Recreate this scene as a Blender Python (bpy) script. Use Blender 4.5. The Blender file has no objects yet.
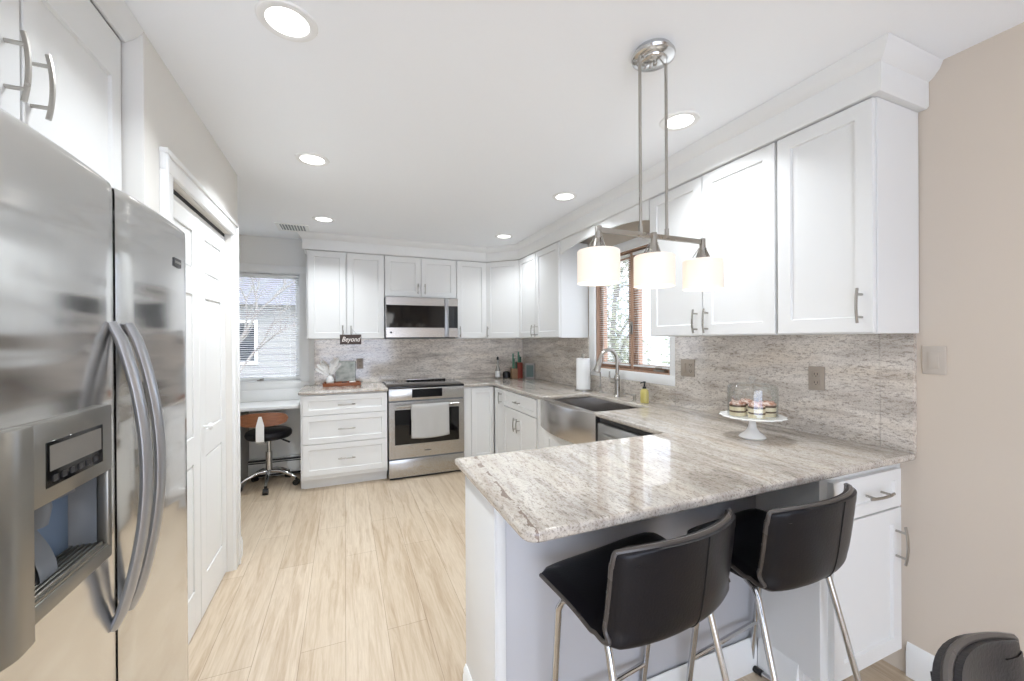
import bpy, bmesh, math, random
from mathutils import Vector, Matrix
random.seed(7)
PI = math.pi
sc = bpy.context.scene
COL = sc.collection

# ------------------------------------------------------------------ camera
F_PX, TH, PIT, ROL, CH = 403.0, math.radians(22.5), math.radians(-0.108), math.radians(-0.322), 1.379
Fv = Vector((math.sin(TH)*math.cos(PIT), math.cos(TH)*math.cos(PIT), math.sin(PIT)))
Rv = Vector((math.cos(TH), -math.sin(TH), 0)); Uv = Rv.cross(Fv)
R2 = Rv*math.cos(ROL)+Uv*math.sin(ROL); U2 = -Rv*math.sin(ROL)+Uv*math.cos(ROL)
cam = bpy.data.cameras.new('camera'); cam_o = bpy.data.objects.new('camera', cam); COL.objects.link(cam_o)
cam.sensor_width = 36.0; cam.lens = F_PX/1024*36.0; cam.clip_start = 0.02; cam.clip_end = 200
m = Matrix.Identity(4)
for i in range(3):
    m[i][0] = R2[i]; m[i][1] = U2[i]; m[i][2] = -Fv[i]
m.translation = Vector((0, 0, CH)); cam_o.matrix_world = m
sc.camera = cam_o
# ------------------------------------------------------------------ world, sun, exposure
w = bpy.data.worlds.new('world'); sc.world = w; w.use_nodes = True
nt = w.node_tree; nt.nodes.clear()
out = nt.nodes.new('ShaderNodeOutputWorld'); bg = nt.nodes.new('ShaderNodeBackground')
geo = nt.nodes.new('ShaderNodeNewGeometry'); sep = nt.nodes.new('ShaderNodeSeparateXYZ')
rmp = nt.nodes.new('ShaderNodeValToRGB'); tc = nt.nodes.new('ShaderNodeTexCoord')
cn = nt.nodes.new('ShaderNodeTexNoise'); cn.inputs['Scale'].default_value = 3.0; cn.inputs['Detail'].default_value = 5
mp = nt.nodes.new('ShaderNodeMapping'); mp.inputs['Scale'].default_value = (1, 1, 3)
mx = nt.nodes.new('ShaderNodeMix'); mx.data_type = 'RGBA'
rmp.color_ramp.elements[0].position = .45; rmp.color_ramp.elements[0].color = (0.55, 0.68, 0.95, 1)
rmp.color_ramp.elements[1].position = .60; rmp.color_ramp.elements[1].color = (1.0, 0.99, 0.97, 1)
nt.links.new(tc.outputs['Generated'], mp.inputs['Vector']); nt.links.new(mp.outputs[0], cn.inputs['Vector'])
nt.links.new(cn.outputs['Fac'], rmp.inputs[0]); nt.links.new(rmp.outputs[0], bg.inputs['Color'])
bg.inputs['Strength'].default_value = 3.9
nt.links.new(bg.outputs[0], out.inputs[0])
sun = bpy.data.lights.new('sun', 'SUN'); sun.energy = 2.2; sun.angle = math.radians(1.0); sun.color = (1, .96, .9)
sun_o = bpy.data.objects.new('sun', sun); COL.objects.link(sun_o)
sun_o.rotation_euler = (math.radians(38), 0, math.radians(22))
sc.view_settings.view_transform = 'Standard'; sc.view_settings.look = 'None'
sc.view_settings.gamma = 1.0; sc.view_settings.use_curve_mapping = False
sc.view_settings.exposure = 0.38
LAMP_W = 7.8       # each recessed downlight
PEND_W = .35

# ------------------------------------------------------------------ materials
def srgb(r, g, b):
    def c(v):
        v /= 255.0
        return v/12.92 if v <= .04045 else ((v+.055)/1.055)**2.4
    return (c(r), c(g), c(b), 1)
def mat(name, col, rough=.5, metal=0.0, **kw):
    M = bpy.data.materials.new(name); M.use_nodes = True
    b = M.node_tree.nodes['Principled BSDF']
    b.inputs['Base Color'].default_value = col; b.inputs['Roughness'].default_value = rough
    b.inputs['Metallic'].default_value = metal
    for k, v in kw.items(): b.inputs[k].default_value = v
    # a faint procedural roughness variation
    n = M.node_tree.nodes.new('ShaderNodeTexNoise'); n.inputs['Scale'].default_value = 9
    t = M.node_tree.nodes.new('ShaderNodeTexCoord')
    mr = M.node_tree.nodes.new('ShaderNodeMapRange')
    mr.inputs['To Min'].default_value = max(0, rough-.03); mr.inputs['To Max'].default_value = min(1, rough+.03)
    L = M.node_tree.links
    L.new(t.outputs['Object'], n.inputs['Vector']); L.new(n.outputs['Fac'], mr.inputs['Value']); L.new(mr.outputs[0], b.inputs['Roughness'])
    return M
def bsdf(M): return M.node_tree.nodes['Principled BSDF']
def noise_col(M, scale, vec, stops, detail=4, rough=.5, dist=0.0, coord='Object', bump=0):
    N = M.node_tree.nodes; L = M.node_tree.links
    t = N.new('ShaderNodeTexCoord'); mp = N.new('ShaderNodeMapping'); mp.inputs['Scale'].default_value = vec
    n = N.new('ShaderNodeTexNoise'); n.inputs['Scale'].default_value = scale; n.inputs['Detail'].default_value = detail
    n.inputs['Roughness'].default_value = rough; n.inputs['Distortion'].default_value = dist
    r = N.new('ShaderNodeValToRGB')
    els = r.color_ramp.elements
    while len(els) < len(stops): els.new(.5)
    for e, (p, c) in zip(els, stops): e.position = p; e.color = c
    L.new(t.outputs[coord], mp.inputs[0]); L.new(mp.outputs[0], n.inputs['Vector']); L.new(n.outputs['Fac'], r.inputs[0])
    if bump:
        bp = N.new('ShaderNodeBump'); bp.inputs['Strength'].default_value = bump; bp.inputs['Distance'].default_value = .004
        L.new(n.outputs['Fac'], bp.inputs['Height']); L.new(bp.outputs[0], bsdf(M).inputs['Normal'])
    return r.outputs[0], n.outputs['Fac']
def link(M, a, b): M.node_tree.links.new(a, b)
def mixc(M, fac, a, b, mode='MIX'):
    n = M.node_tree.nodes.new('ShaderNodeMix'); n.data_type = 'RGBA'; n.blend_type = mode
    for idx, v in ((0, fac), (6, a), (7, b)):
        if hasattr(v, 'links') or isinstance(v, bpy.types.NodeSocket): link(M, v, n.inputs[idx])
        else: n.inputs[idx].default_value = v
    return n.outputs[2]

W_CEIL = mat('ceiling_paint', srgb(246, 248, 250), .9)
W_WALL = mat('beige_wall_paint', srgb(212, 200, 185), .85)
W_GREY = mat('pale_grey_wall_paint', srgb(238, 237, 233), .85)
CAB = mat('white_cabinet_lacquer', srgb(231, 231, 229), .38)
TRIM = mat('white_trim_paint', srgb(240, 240, 238), .4)
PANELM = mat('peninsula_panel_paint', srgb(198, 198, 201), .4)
NICKEL = mat('brushed_nickel', srgb(176, 172, 165), .28, 1.0)
CHROME = mat('chrome', srgb(205, 205, 205), .12, 1.0)
BLACK = mat('black_plastic', srgb(22, 22, 23), .35)
BLKGLASS = mat('black_glass', srgb(12, 12, 14), .05)
DARKGAP = mat('dark_gasket', srgb(30, 30, 32), .6)
GREYPL = mat('grey_plastic', srgb(120, 124, 130), .4)
LEATHER = mat('black_leather', srgb(20, 19, 24), .34)
noise_col(LEATHER, 160, (1, 1, 1), [(0, (0, 0, 0, 1)), (1, (1, 1, 1, 1))], 2, bump=.12)
bsdf(LEATHER).inputs['Specular IOR Level'].default_value = .3
PIPING = mat('dark_piping', srgb(78, 72, 68), .28)
STITCH = mat('leather_seam', srgb(12, 12, 13), .6)
WHITE_C = mat('white_ceramic', srgb(240, 239, 236), .15)
WOODRED = mat('reddish_wood', srgb(140, 80, 50), .35)
c, _ = noise_col(WOODRED, 6, (1, 12, 12), [(0, srgb(110, 58, 34)), (1, srgb(165, 100, 62))]); link(WOODRED, c, bsdf(WOODRED).inputs['Base Color'])
WALNUT = mat('walnut_veneer', srgb(134, 84, 56), .35)
c, _ = noise_col(WALNUT, 5, (2, 10, 14), [(.2, srgb(112, 66, 42)), (.8, srgb(158, 104, 70))]); link(WALNUT, c, bsdf(WALNUT).inputs['Base Color'])
WINWOOD = mat('stained_window_wood', srgb(178, 142, 118), .35)
c, _ = noise_col(WINWOOD, 8, (14, 14, 1.5), [(.2, srgb(158, 126, 104)), (.8, srgb(188, 154, 130))]); link(WINWOOD, c, bsdf(WINWOOD).inputs['Base Color'])
SLAT = mat('white_blind_slats', srgb(238, 238, 236), .5)
TOWEL = mat('grey_terry_cloth', srgb(186, 184, 180), .95)
noise_col(TOWEL, 220, (1, 1, 1), [(0, (0, 0, 0, 1)), (1, (1, 1, 1, 1))], 2, bump=.6)
SIGNW = mat('dark_sign_board', srgb(70, 58, 54), .7)
SIGNT = mat('white_sign_lettering', srgb(235, 228, 222), .6)
PAPER = mat('white_paper_towel', srgb(240, 240, 238), .9)
GREEN = mat('green_plastic', srgb(96, 146, 122), .4)
DKGREEN = mat('dark_green_plastic', srgb(50, 92, 74), .4)
REDBR = mat('brick_red_crock', srgb(150, 68, 54), .4)
TANB = mat('tan_bamboo', srgb(150, 120, 92), .5)
YELLOW = mat('yellow_soap', srgb(214, 200, 120), .2)
OUTLET = mat('taupe_outlet_plastic', srgb(168, 156, 142), .4)
OUTLETW = mat('light_switch_plastic', srgb(196, 186, 174), .45)
CREAM = mat('cream_filling', srgb(240, 226, 190), .6)
CHOC = mat('brown_cake_layer', srgb(92, 62, 34), .7)
TOPPING = mat('pink_brown_topping', srgb(196, 140, 110), .7)
c, _ = noise_col(TOPPING, 60, (1, 1, 1), [(.4, srgb(176, 112, 80)), (.6, srgb(238, 214, 200))]); link(TOPPING, c, bsdf(TOPPING).inputs['Base Color'])
FEATHER = mat('white_feather', srgb(242, 240, 236), .9)
PHOTO = mat('grey_green_print', srgb(170, 180, 172), .6)
c, _ = noise_col(PHOTO, 14, (1, 1, 1.6), [(.3, srgb(160, 170, 162)), (.5, srgb(206, 212, 206)), (.75, srgb(232, 234, 230))]); link(PHOTO, c, bsdf(PHOTO).inputs['Base Color'])

def steel(name, col, rough, vec, bump=.0, wave=0):
    M = mat(name, col, rough, 1.0)
    N = M.node_tree.nodes; L = M.node_tree.links
    t = N.new('ShaderNodeTexCoord'); mp = N.new('ShaderNodeMapping'); mp.inputs['Scale'].default_value = vec
    n = N.new('ShaderNodeTexNoise'); n.inputs['Scale'].default_value = 60; n.inputs['Detail'].default_value = 3
    mr = N.new('ShaderNodeMapRange'); mr.inputs['To Min'].default_value = rough-.06; mr.inputs['To Max'].default_value = rough+.08
    L.new(t.outputs['Object'], mp.inputs[0]); L.new(mp.outputs[0], n.inputs['Vector']); L.new(n.outputs['Fac'], mr.inputs['Value'])
    L.new(mr.outputs[0], bsdf(M).inputs['Roughness'])
    if wave:
        mp2 = N.new('ShaderNodeMapping'); mp2.inputs['Scale'].default_value = (1.0, .7, 6.0)
        n2 = N.new('ShaderNodeTexNoise'); n2.inputs['Scale'].default_value = 1.6; n2.inputs['Detail'].default_value = 1.5
        L.new(t.outputs['Object'], mp2.inputs[0]); L.new(mp2.outputs[0], n2.inputs['Vector'])
        bp = N.new('ShaderNodeBump'); bp.inputs['Strength'].default_value = wave; bp.inputs['Distance'].default_value = .03
        L.new(n2.outputs['Fac'], bp.inputs['Height']); L.new(bp.outputs[0], bsdf(M).inputs['Normal'])
    return M
STEEL_F = steel('fridge_brushed_steel', srgb(226, 226, 225), .13, (1, 1, 60), wave=.22)
bsdf(STEEL_F).inputs['Anisotropic'].default_value = .6; bsdf(STEEL_F).inputs['Anisotropic Rotation'].default_value = 0
STEEL = steel('appliance_brushed_steel', srgb(188, 186, 182), .26, (1, 60, 60), wave=.15)
STEEL_V = steel('vertical_brushed_steel', srgb(188, 184, 180), .24, (30, 30, 1), wave=0)
STEEL_D = mat('dispenser_grey_steel', srgb(150, 147, 140), .32, .85)

# glass that is clear for lamps and the sky
def glass(name, tint=(1, 1, 1, 1), refl=.08):
    M = bpy.data.materials.new(name); M.use_nodes = True; N = M.node_tree.nodes; L = M.node_tree.links; N.clear()
    o = N.new('ShaderNodeOutputMaterial'); tr = N.new('ShaderNodeBsdfTransparent'); tr.inputs[0].default_value = tint
    g = N.new('ShaderNodeBsdfGlossy'); g.inputs['Roughness'].default_value = .02
    lw = N.new('ShaderNodeLayerWeight'); lw.inputs[0].default_value = .25
    ml = N.new('ShaderNodeMath'); ml.operation = 'MULTIPLY'; ml.inputs[1].default_value = 1.0
    ad = N.new('ShaderNodeMath'); ad.operation = 'MULTIPLY_ADD'; ad.inputs[1].default_value = .28; ad.inputs[2].default_value = refl*.4
    mxs = N.new('ShaderNodeMixShader')
    L.new(lw.outputs['Fresnel'], ad.inputs[0]); L.new(ad.outputs[0], mxs.inputs[0])
    L.new(tr.outputs[0], mxs.inputs[1]); L.new(g.outputs[0], mxs.inputs[2]); L.new(mxs.outputs[0], o.inputs[0])
    return M
GLASS = glass('window_glass'); DOME = glass('clear_dome_glass', (.96, .97, .97, 1), .15)

def emit(name, col, s):
    M = mat(name, col, .6); b = bsdf(M); b.inputs['Emission Color'].default_value = col; b.inputs['Emission Strength'].default_value = s
    return M
LENS = emit('lit_downlight_lens', (1, .98, .95, 1), 3.0)
SHADE = emit('lit_linen_shade', srgb(240, 230, 215), .24)
DIFF = emit('lit_shade_diffuser', srgb(255, 248, 236), .7)

# floor: pale oak planks
FLOOR = mat('pale_oak_planks', srgb(205, 184, 158), .42)
def make_floor():
    M = FLOOR; N = M.node_tree.nodes; L = M.node_tree.links
    t = N.new('ShaderNodeTexCoord'); mp = N.new('ShaderNodeMapping'); mp.inputs['Rotation'].default_value = (0, 0, PI/2)
    mp.inputs['Location'].default_value = (.31, .08, 0)
    br = N.new('ShaderNodeTexBrick'); br.inputs['Scale'].default_value = 1.0
    br.inputs['Brick Width'].default_value = 1.25; br.inputs['Row Height'].default_value = .185
    br.inputs['Mortar Size'].default_value = .0012; br.inputs['Mortar Smooth'].default_value = .2; br.inputs['Bias'].default_value = 0
    br.offset = .37; br.offset_frequency = 2
    br.inputs['Color1'].default_value = srgb(209, 193, 171); br.inputs['Color2'].default_value = srgb(199, 181, 157)
    br.inputs['Mortar'].default_value = srgb(158, 138, 116)
    L.new(t.outputs['Object'], mp.inputs[0]); L.new(mp.outputs[0], br.inputs['Vector'])
    g, _ = noise_col(M, 3.2, (7, .55, 1), [(.30, srgb(200, 182, 160)), (.55, (1, 1, 1, 1)), (.72, (1, 1, 1, 1))], 6, .6, .9)
    g2, _ = noise_col(M, 9, (14, .8, 1), [(.3, srgb(226, 216, 205)), (.62, (1, 1, 1, 1))], 5, .65, .3)
    a = mixc(M, .55, br.outputs['Color'], g, 'MULTIPLY'); b = mixc(M, .5, a, g2, 'MULTIPLY')
    L.new(b, bsdf(M).inputs['Base Color'])
make_floor()
# granite with stretched grain; axis says which way the streaks run
def granite(name, along, rough=.07, light=1.0):
    M = mat(name, srgb(200, 192, 182), rough, IOR=1.7)
    s = [26, 26, 26]; s[along] = 4
    s2 = [150, 150, 150]; s2[along] = 48
    s3 = [5, 5, 5]; s3[along] = .9
    base, _ = noise_col(M, 1.0, s, [(.3, srgb(182, 171, 160)), (.45, srgb(206, 198, 188)), (.58, srgb(220, 213, 203)), (.75, srgb(204, 193, 180))], 6, .62, .5)
    big, _ = noise_col(M, 1.0, s3, [(.34, srgb(172, 164, 158)), (.5, (1, 1, 1, 1)), (.68, srgb(236, 226, 212))], 3, .55, .8)
    spk, _ = noise_col(M, 1.0, s2, [(.34, srgb(110, 104, 102)), (.42, srgb(190, 182, 175)), (.47, (1, 1, 1, 1))], 4, .65, .3)
    fine, _ = noise_col(M, 180, (1, 1, 1), [(.3, srgb(170, 160, 152)), (.5, (1, 1, 1, 1))], 3, .6)
    a = mixc(M, .5, base, big, 'MULTIPLY'); b = mixc(M, .55, a, spk, 'MULTIPLY'); d = mixc(M, .5, b, fine, 'MULTIPLY')
    if along == 1 and rough < .08:   # the rust-brown vein near the free corner of the peninsula
        N = M.node_tree.nodes; t = N.new('ShaderNodeTexCoord'); sp = N.new('ShaderNodeSeparateXYZ'); link(M, t.outputs['Object'], sp.inputs[0])
        nz = N.new('ShaderNodeTexNoise'); nz.inputs['Scale'].default_value = 18; nz.inputs['Detail'].default_value = 6; link(M, t.outputs['Object'], nz.inputs['Vector'])
        def mth(op, *v):
            n = N.new('ShaderNodeMath'); n.operation = op
            for i, q in enumerate(v):
                if isinstance(q, (int, float)): n.inputs[i].default_value = q
                else: link(M, q, n.inputs[i])
            return n.outputs[0]
        x_ = mth('ADD', sp.outputs[0], mth('MULTIPLY_ADD', nz.outputs['Fac'], .05, .662))
        x_ = mth('ADD', x_, mth('MULTIPLY', sp.outputs[1], -.074))
        band = mth('LESS_THAN', mth('ABSOLUTE', x_), mth('MULTIPLY', mth('MAXIMUM', mth('SUBTRACT', nz.outputs['Fac'], .42), 0), .036))
        lim = mth('LESS_THAN', sp.outputs[1], -1.26)
        d = mixc(M, mth('MULTIPLY', mth('MULTIPLY', band, lim), .75), d, srgb(112, 88, 74))
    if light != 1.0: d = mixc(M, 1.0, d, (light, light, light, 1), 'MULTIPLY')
    link(M, d, bsdf(M).inputs['Base Color'])
    return M
GR_Y = granite('granite_counter', 1, .03, .93)
GR_W = granite('granite_splash_along_window_wall', 1, .1, 1.08)
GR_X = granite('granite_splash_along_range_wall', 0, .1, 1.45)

# ------------------------------------------------------------------ mesh builder
class Fr:
    """a wall-like frame: u runs along the face, n out of it, z up"""
    def __init__(s, ox, oy, u, n): s.o = Vector((ox, oy, 0)); s.u = Vector((u[0], u[1], 0)); s.n = Vector((n[0], n[1], 0))
    def __call__(s, u, n, z): return s.o+s.u*u+s.n*n+Vector((0, 0, z))
ID = lambda x, y, z: Vector((x, y, z))
def FB(y): return Fr(0, y, (1, 0), (0, -1))      # faces the camera side (-Y), u = X
def FRt(x): return Fr(x, 0, (0, 1), (-1, 0))     # faces -X, u = Y
def FL(x): return Fr(x, 0, (0, 1), (1, 0))       # faces +X, u = Y
class MB:
    def __init__(s): s.bm = bmesh.new(); s.mi = 0
    def add(s, vs, fs):
        v = [s.bm.verts.new(p) for p in vs]
        for f in fs:
            try: s.bm.faces.new([v[i] for i in f]).material_index = s.mi
            except ValueError: pass
        return v
    def box(s, a, b, f=ID, bev=0.0, seg=2):
        x0, y0, z0 = a; x1, y1, z1 = b
        t = bmesh.new()
        ps = [(x0, y0, z0), (x1, y0, z0), (x1, y1, z0), (x0, y1, z0), (x0, y0, z1), (x1, y0, z1), (x1, y1, z1), (x0, y1, z1)]
        v = [t.verts.new(f(*p)) for p in ps]
        for q in ((0, 3, 2, 1), (4, 5, 6, 7), (0, 1, 5, 4), (1, 2, 6, 5), (2, 3, 7, 6), (3, 0, 4, 7)): t.faces.new([v[i] for i in q])
        bmesh.ops.recalc_face_normals(t, faces=t.faces)
        if bev: bmesh.ops.bevel(t, geom=list(t.edges), offset=bev, segments=seg, affect='EDGES', profile=.5)
        s.merge(t); return s
    def merge(s, t):
        t.verts.index_update()
        v = [s.bm.verts.new(p.co) for p in t.verts]
        for q in t.faces:
            try: s.bm.faces.new([v[p.index] for p in q.verts]).material_index = s.mi
            except ValueError: pass
        t.free()
    def tube(s, pts, r, n=10, closed=False, cap=True, flat=None, axis=None):
        pts = [Vector(p) for p in pts]; m_ = len(pts)
        rs = r if isinstance(r, (list, tuple)) else [r]*m_
        rings = []; prev = None
        for i, p in enumerate(pts):
            if closed: d = pts[(i+1) % m_]-pts[i-1]
            else: d = pts[min(i+1, m_-1)]-pts[max(i-1, 0)]
            d.normalize()
            if prev is None:
                a = Vector(axis) if axis else (Vector((0, 0, 1)) if abs(d.z) < .9 else Vector((1, 0, 0)))
            else: a = prev
            a = (a-d*a.dot(d))
            if a.length < 1e-6: a = d.orthogonal()
            a.normalize(); prev = a; b = d.cross(a)
            fa, fb = flat if flat else (1, 1)
            rings.append([p+(a*math.cos(2*PI*k/n)*fa+b*math.sin(2*PI*k/n)*fb)*rs[i] for k in range(n)])
        vs = [v for g in rings for v in g]; fs = []
        for i in range(m_ if closed else m_-1):
            j = (i+1) % m_
            for k in range(n): fs.append((i*n+k, i*n+(k+1) % n, j*n+(k+1) % n, j*n+k))
        if cap and not closed: fs.append(tuple(range(n))[::-1]); fs.append(tuple(range((m_-1)*n, m_*n)))
        s.add(vs, fs); return s
    def lathe(s, prof, c=(0, 0, 0), n=32, cap=True, f=None):
        c = Vector(c); vs = []; fs = []
        f = f or (lambda x, y, z: Vector((x, y, z)))
        for r, z in prof:
            for k in range(n): vs.append(c+f(r*math.cos(2*PI*k/n), r*math.sin(2*PI*k/n), z))
        for i in range(len(prof)-1):
            for k in range(n): fs.append((i*n+k, i*n+(k+1) % n, (i+1)*n+(k+1) % n, (i+1)*n+k))
        if cap:
            if prof[0][0] > 1e-5: fs.append(tuple(range(n))[::-1])
            if prof[-1][0] > 1e-5: fs.append(tuple(range((len(prof)-1)*n, len(prof)*n)))
        s.add(vs, fs); return s
    def prism(s, poly, z0, z1, bev=0.0, seg=3, f=ID):
        t = bmesh.new(); n = len(poly)
        a = [t.verts.new(f(x, y, z0)) for x, y in poly]; b = [t.verts.new(f(x, y, z1)) for x, y in poly]
        t.faces.new(a[::-1]); t.faces.new(b)
        for i in range(n): t.faces.new((a[i], a[(i+1) % n], b[(i+1) % n], b[i]))
        bmesh.ops.recalc_face_normals(t, faces=t.faces)
        if bev:
            sel = []
            for e in t.edges:
                vs = set(e.verts)
                if vs <= set(a) or vs <= set(b): sel.append(e)
            bmesh.ops.bevel(t, geom=sel, offset=bev, segments=seg, affect='EDGES', profile=.5)
        s.merge(t); return s
    def sweep(s, prof, path, side=1):
        """prof: (out, z) points, closed; path: XY points; mitred corners; out is to the right of travel when side=1"""
        P = [Vector((p[0], p[1])) for p in path]; m_ = len(P); n = len(prof); vs = []; fs = []
        for i, p in enumerate(P):
            d0 = (P[i]-P[i-1]).normalized() if i else None
            d1 = (P[i+1]-P[i]).normalized() if i < m_-1 else None
            def nr(d): return Vector((d.y, -d.x))*side
            if d0 is None: q = nr(d1)
            elif d1 is None: q = nr(d0)
            else:
                q = nr(d0)+nr(d1); q = q/q.dot(nr(d0)) if abs(q.dot(nr(d0))) > 1e-4 else nr(d0)
            for o, z in prof: vs.append(Vector((p.x+q.x*o, p.y+q.y*o, z)))
        for i in range(m_-1):
            for k in range(n): fs.append((i*n+k, i*n+(k+1) % n, (i+1)*n+(k+1) % n, (i+1)*n+k))
        fs.append(tuple(range(n))[::-1]); fs.append(tuple(range((m_-1)*n, m_*n)))
        s.add(vs, fs); return s
    def grid(s, P, wrapu=False):
        """P[i][j] points"""
        a = len(P); b = len(P[0]); vs = [p for r in P for p in r]; fs = []
        for i in range(a-1):
            for j in range(b if wrapu else b-1): fs.append((i*b+j, i*b+(j+1) % b, (i+1)*b+(j+1) % b, (i+1)*b+j))
        s.add(vs, fs); return s
    def build(s, name, mats, parent=None, ang=38, recalc=True, weld=False):
        if weld: bmesh.ops.remove_doubles(s.bm, verts=s.bm.verts, dist=1e-5)
        if recalc: bmesh.ops.recalc_face_normals(s.bm, faces=s.bm.faces)
        for q in s.bm.faces: q.smooth = True
        for e in s.bm.edges:
            if len(e.link_faces) == 2 and e.calc_face_angle(0) > math.radians(ang): e.smooth = False
        # put the origin at the parent's base, or at the bottom centre of the mesh
        if parent is not None:
            w_ = Vector(parent.location); q = parent
            while q.parent is not None: q = q.parent; w_ += Vector(q.location)
            loc = Vector((0, 0, 0)); off = w_
        else:
            cs = [v.co for v in s.bm.verts]
            off = Vector(((min(c.x for c in cs)+max(c.x for c in cs))/2, (min(c.y for c in cs)+max(c.y for c in cs))/2, min(c.z for c in cs))); loc = off
        for v in s.bm.verts: v.co -= off
        me = bpy.data.meshes.new(name); s.bm.to_mesh(me); s.bm.free()
        for M in (mats if isinstance(mats, (list, tuple)) else [mats]): me.materials.append(M)
        o = bpy.data.objects.new(name, me); COL.objects.link(o); o.location = loc
        if parent is not None: o.parent = parent
        return o
def tag(o, label=None, cat=None, group=None, kind=None):
    if label: o['label'] = label
    if cat: o['category'] = cat
    if group: o['group'] = group
    if kind: o['kind'] = kind
    return o
def thing(name, label, cat, loc, group=None, kind=None):
    o = bpy.data.objects.new(name, None); o.empty_display_size = .05; COL.objects.link(o); o.location = loc
    return tag(o, label, cat, group, kind)
def struct(mb, name, M, label=None, **k):
    o = mb.build(name, M, **k); return tag(o, label, None, None, 'structure')
def copy_tree(o, parent=None):
    c_ = o.copy(); COL.objects.link(c_)
    if parent is not None: c_.parent = parent
    for ch in [x for x in list(COL.objects) if x.parent == o]: copy_tree(ch, c_)
    return c_

# shaker panel: one mesh with a recessed field
def shaker(mb, f, u0, u1, z0, z1, n0=.0, th=.02, fr=.057, rec=.009, sl=.004, top=0):
    n1 = n0+th; nr = n1-rec
    def ring(du, n):
        t_ = top if (top and du > .01) else 0
        return [f(u0+du, n, z0+du), f(u1-du, n, z0+du), f(u1-du, n, z1-du-t_), f(u0+du, n, z1-du-t_)]
    rings = [ring(0, n0), ring(0, n1-.0015), ring(.0015, n1), ring(fr, n1), ring(fr+sl, nr)]
    vs = [p for r in rings for p in r]; fs = [(3, 2, 1, 0)]
    for i in range(len(rings)-1):
        for k in range(4): fs.append((i*4+k, i*4+(k+1) % 4, (i+1)*4+(k+1) % 4, (i+1)*4+k))
    b = (len(rings)-1)*4; fs.append((b, b+1, b+2, b+3))
    mb.add(vs, fs)
def pull(name, parent, f, u, z, n, L=.15, vert=True, M=None, post=.05):
    """arched bar pull on two posts"""
    mb = MB()
    def P(a, d): return f(u, n+d, z+a) if vert else f(u+a, n+d, z)
    mb.tube([P(-L/2+L*i/10, .030+.008*(1-(2*i/10-1)**2)) for i in range(11)], .0058, 8, flat=(1, .8))
    for s_ in (-post, post): mb.tube([P(s_, 0), P(s_, .034)], .0048, 8)
    return mb.build(name, M or NICKEL, parent)

def arc(cx, cy, r, a0, a1, n=6):
    return [(cx+r*math.cos(math.radians(a0+(a1-a0)*i/n)), cy+r*math.sin(math.radians(a0+(a1-a0)*i/n))) for i in range(n+1)]

# ================================================================== SETTING
ZC = 2.44; XR = 2.12; YF = 4.74; XL = -.63; YB = -2.4
struct(MB().box((-3.2, YB, -.1), (XR+.12, YF+.12, 0)), 'floor', FLOOR)
struct(MB().box((-3.2, YB, ZC), (XR+.12, YF+.12, ZC+.12)), 'ceiling', W_CEIL)
# right wall with the window opening Y 2.185..3.11, Z 1.12..2.10
mb = MB(); mb.box((XR, YB, 0), (XR+.12, 2.185, ZC)); mb.box((XR, 3.11, 0), (XR+.12, YF+.12, ZC))
mb.box((XR, 2.185, 0), (XR+.12, 3.11, 1.12)); mb.box((XR, 2.185, 2.10), (XR+.12, 3.11, ZC)); struct(mb, 'wall_right', W_WALL)
# far wall, window opening X -1.17..-.425, Z .955..2.085
mb = MB(); mb.box((-.425, YF, 0), (XR, YF+.12, ZC)); mb.box((-1.75, YF, 0), (-1.17, YF+.12, ZC))
mb.box((-1.17, YF, 0), (-.425, YF+.12, .955)); mb.box((-1.17, YF, 2.085), (-.425, YF+.12, ZC)); struct(mb, 'wall_far', W_GREY)
struct(MB().box((-1.87, 3.05, 0), (-1.75, YF+.12, ZC)), 'wall_nook_side', W_GREY)
# pantry block: face X=-.63, opening Y 1.95..2.88 up to 2.02; near return at Y=1.75, far return at Y=3.05
mb = MB(); mb.box((-.75, 1.75, 0), (XL, 1.95, ZC)); mb.box((-.75, 2.88, 0), (XL, 3.05, ZC)); mb.box((-.75, 1.95, 2.02), (XL, 2.88, ZC))
mb.box((-1.45, 1.75, 0), (-.75, 1.85, ZC)); mb.box((-1.75, 2.95, 0), (-.75, 3.05, ZC))
struct(mb, 'wall_left', mat('warm_white_wall_paint', srgb(232, 229, 223), .85))
struct(MB().box((-1.45, .55, 0), (-1.33, 1.75, ZC)), 'wall_alcove_back', W_GREY)
struct(MB().box((-3.2, .55, 0), (-1.45, .67, ZC)), 'wall_alcove_side', W_GREY)
mb = MB(); mb.box((-3.2, YB-.12, 0), (-2.2, YB, ZC)); mb.box((1.2, YB-.12, 0), (XR+.12, YB, ZC)); mb.box((-2.2, YB-.12, 2.1), (1.2, YB, ZC)); struct(mb, 'wall_back', W_WALL)
struct(MB().box((-3.32, YB-.12, 0), (-3.2, .67, ZC)), 'wall_dining_side', W_GREY)
# casing round the pantry doors
def casing(mb, f, y0, y1, zt, wd=.08):
    def bar(poly_z0, y_a, y_b): pass
    mb.box((y0-wd, 0, 0), (y0, .018, zt), f, .003); mb.box((y1, 0, 0), (y1+wd, .018, zt), f, .003)
    mb.box((y0-wd, 0, zt), (y1+wd, .0185, zt+wd), f, .004)
    mb.box((y0-wd, .016, 0), (y0-wd+.02, .026, zt+wd-.021), f, .003); mb.box((y1+wd-.02, .016, 0), (y1+wd, .026, zt+wd-.021), f, .003)
    mb.box((y0-wd-.001, .0, zt+wd-.02), (y1+wd+.001, .0262, zt+wd+.001), f, .003)
mb = MB(); casing(mb, FL(XL), 1.95, 2.88, 2.02); struct(mb, 'trim_1', TRIM)
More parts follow.
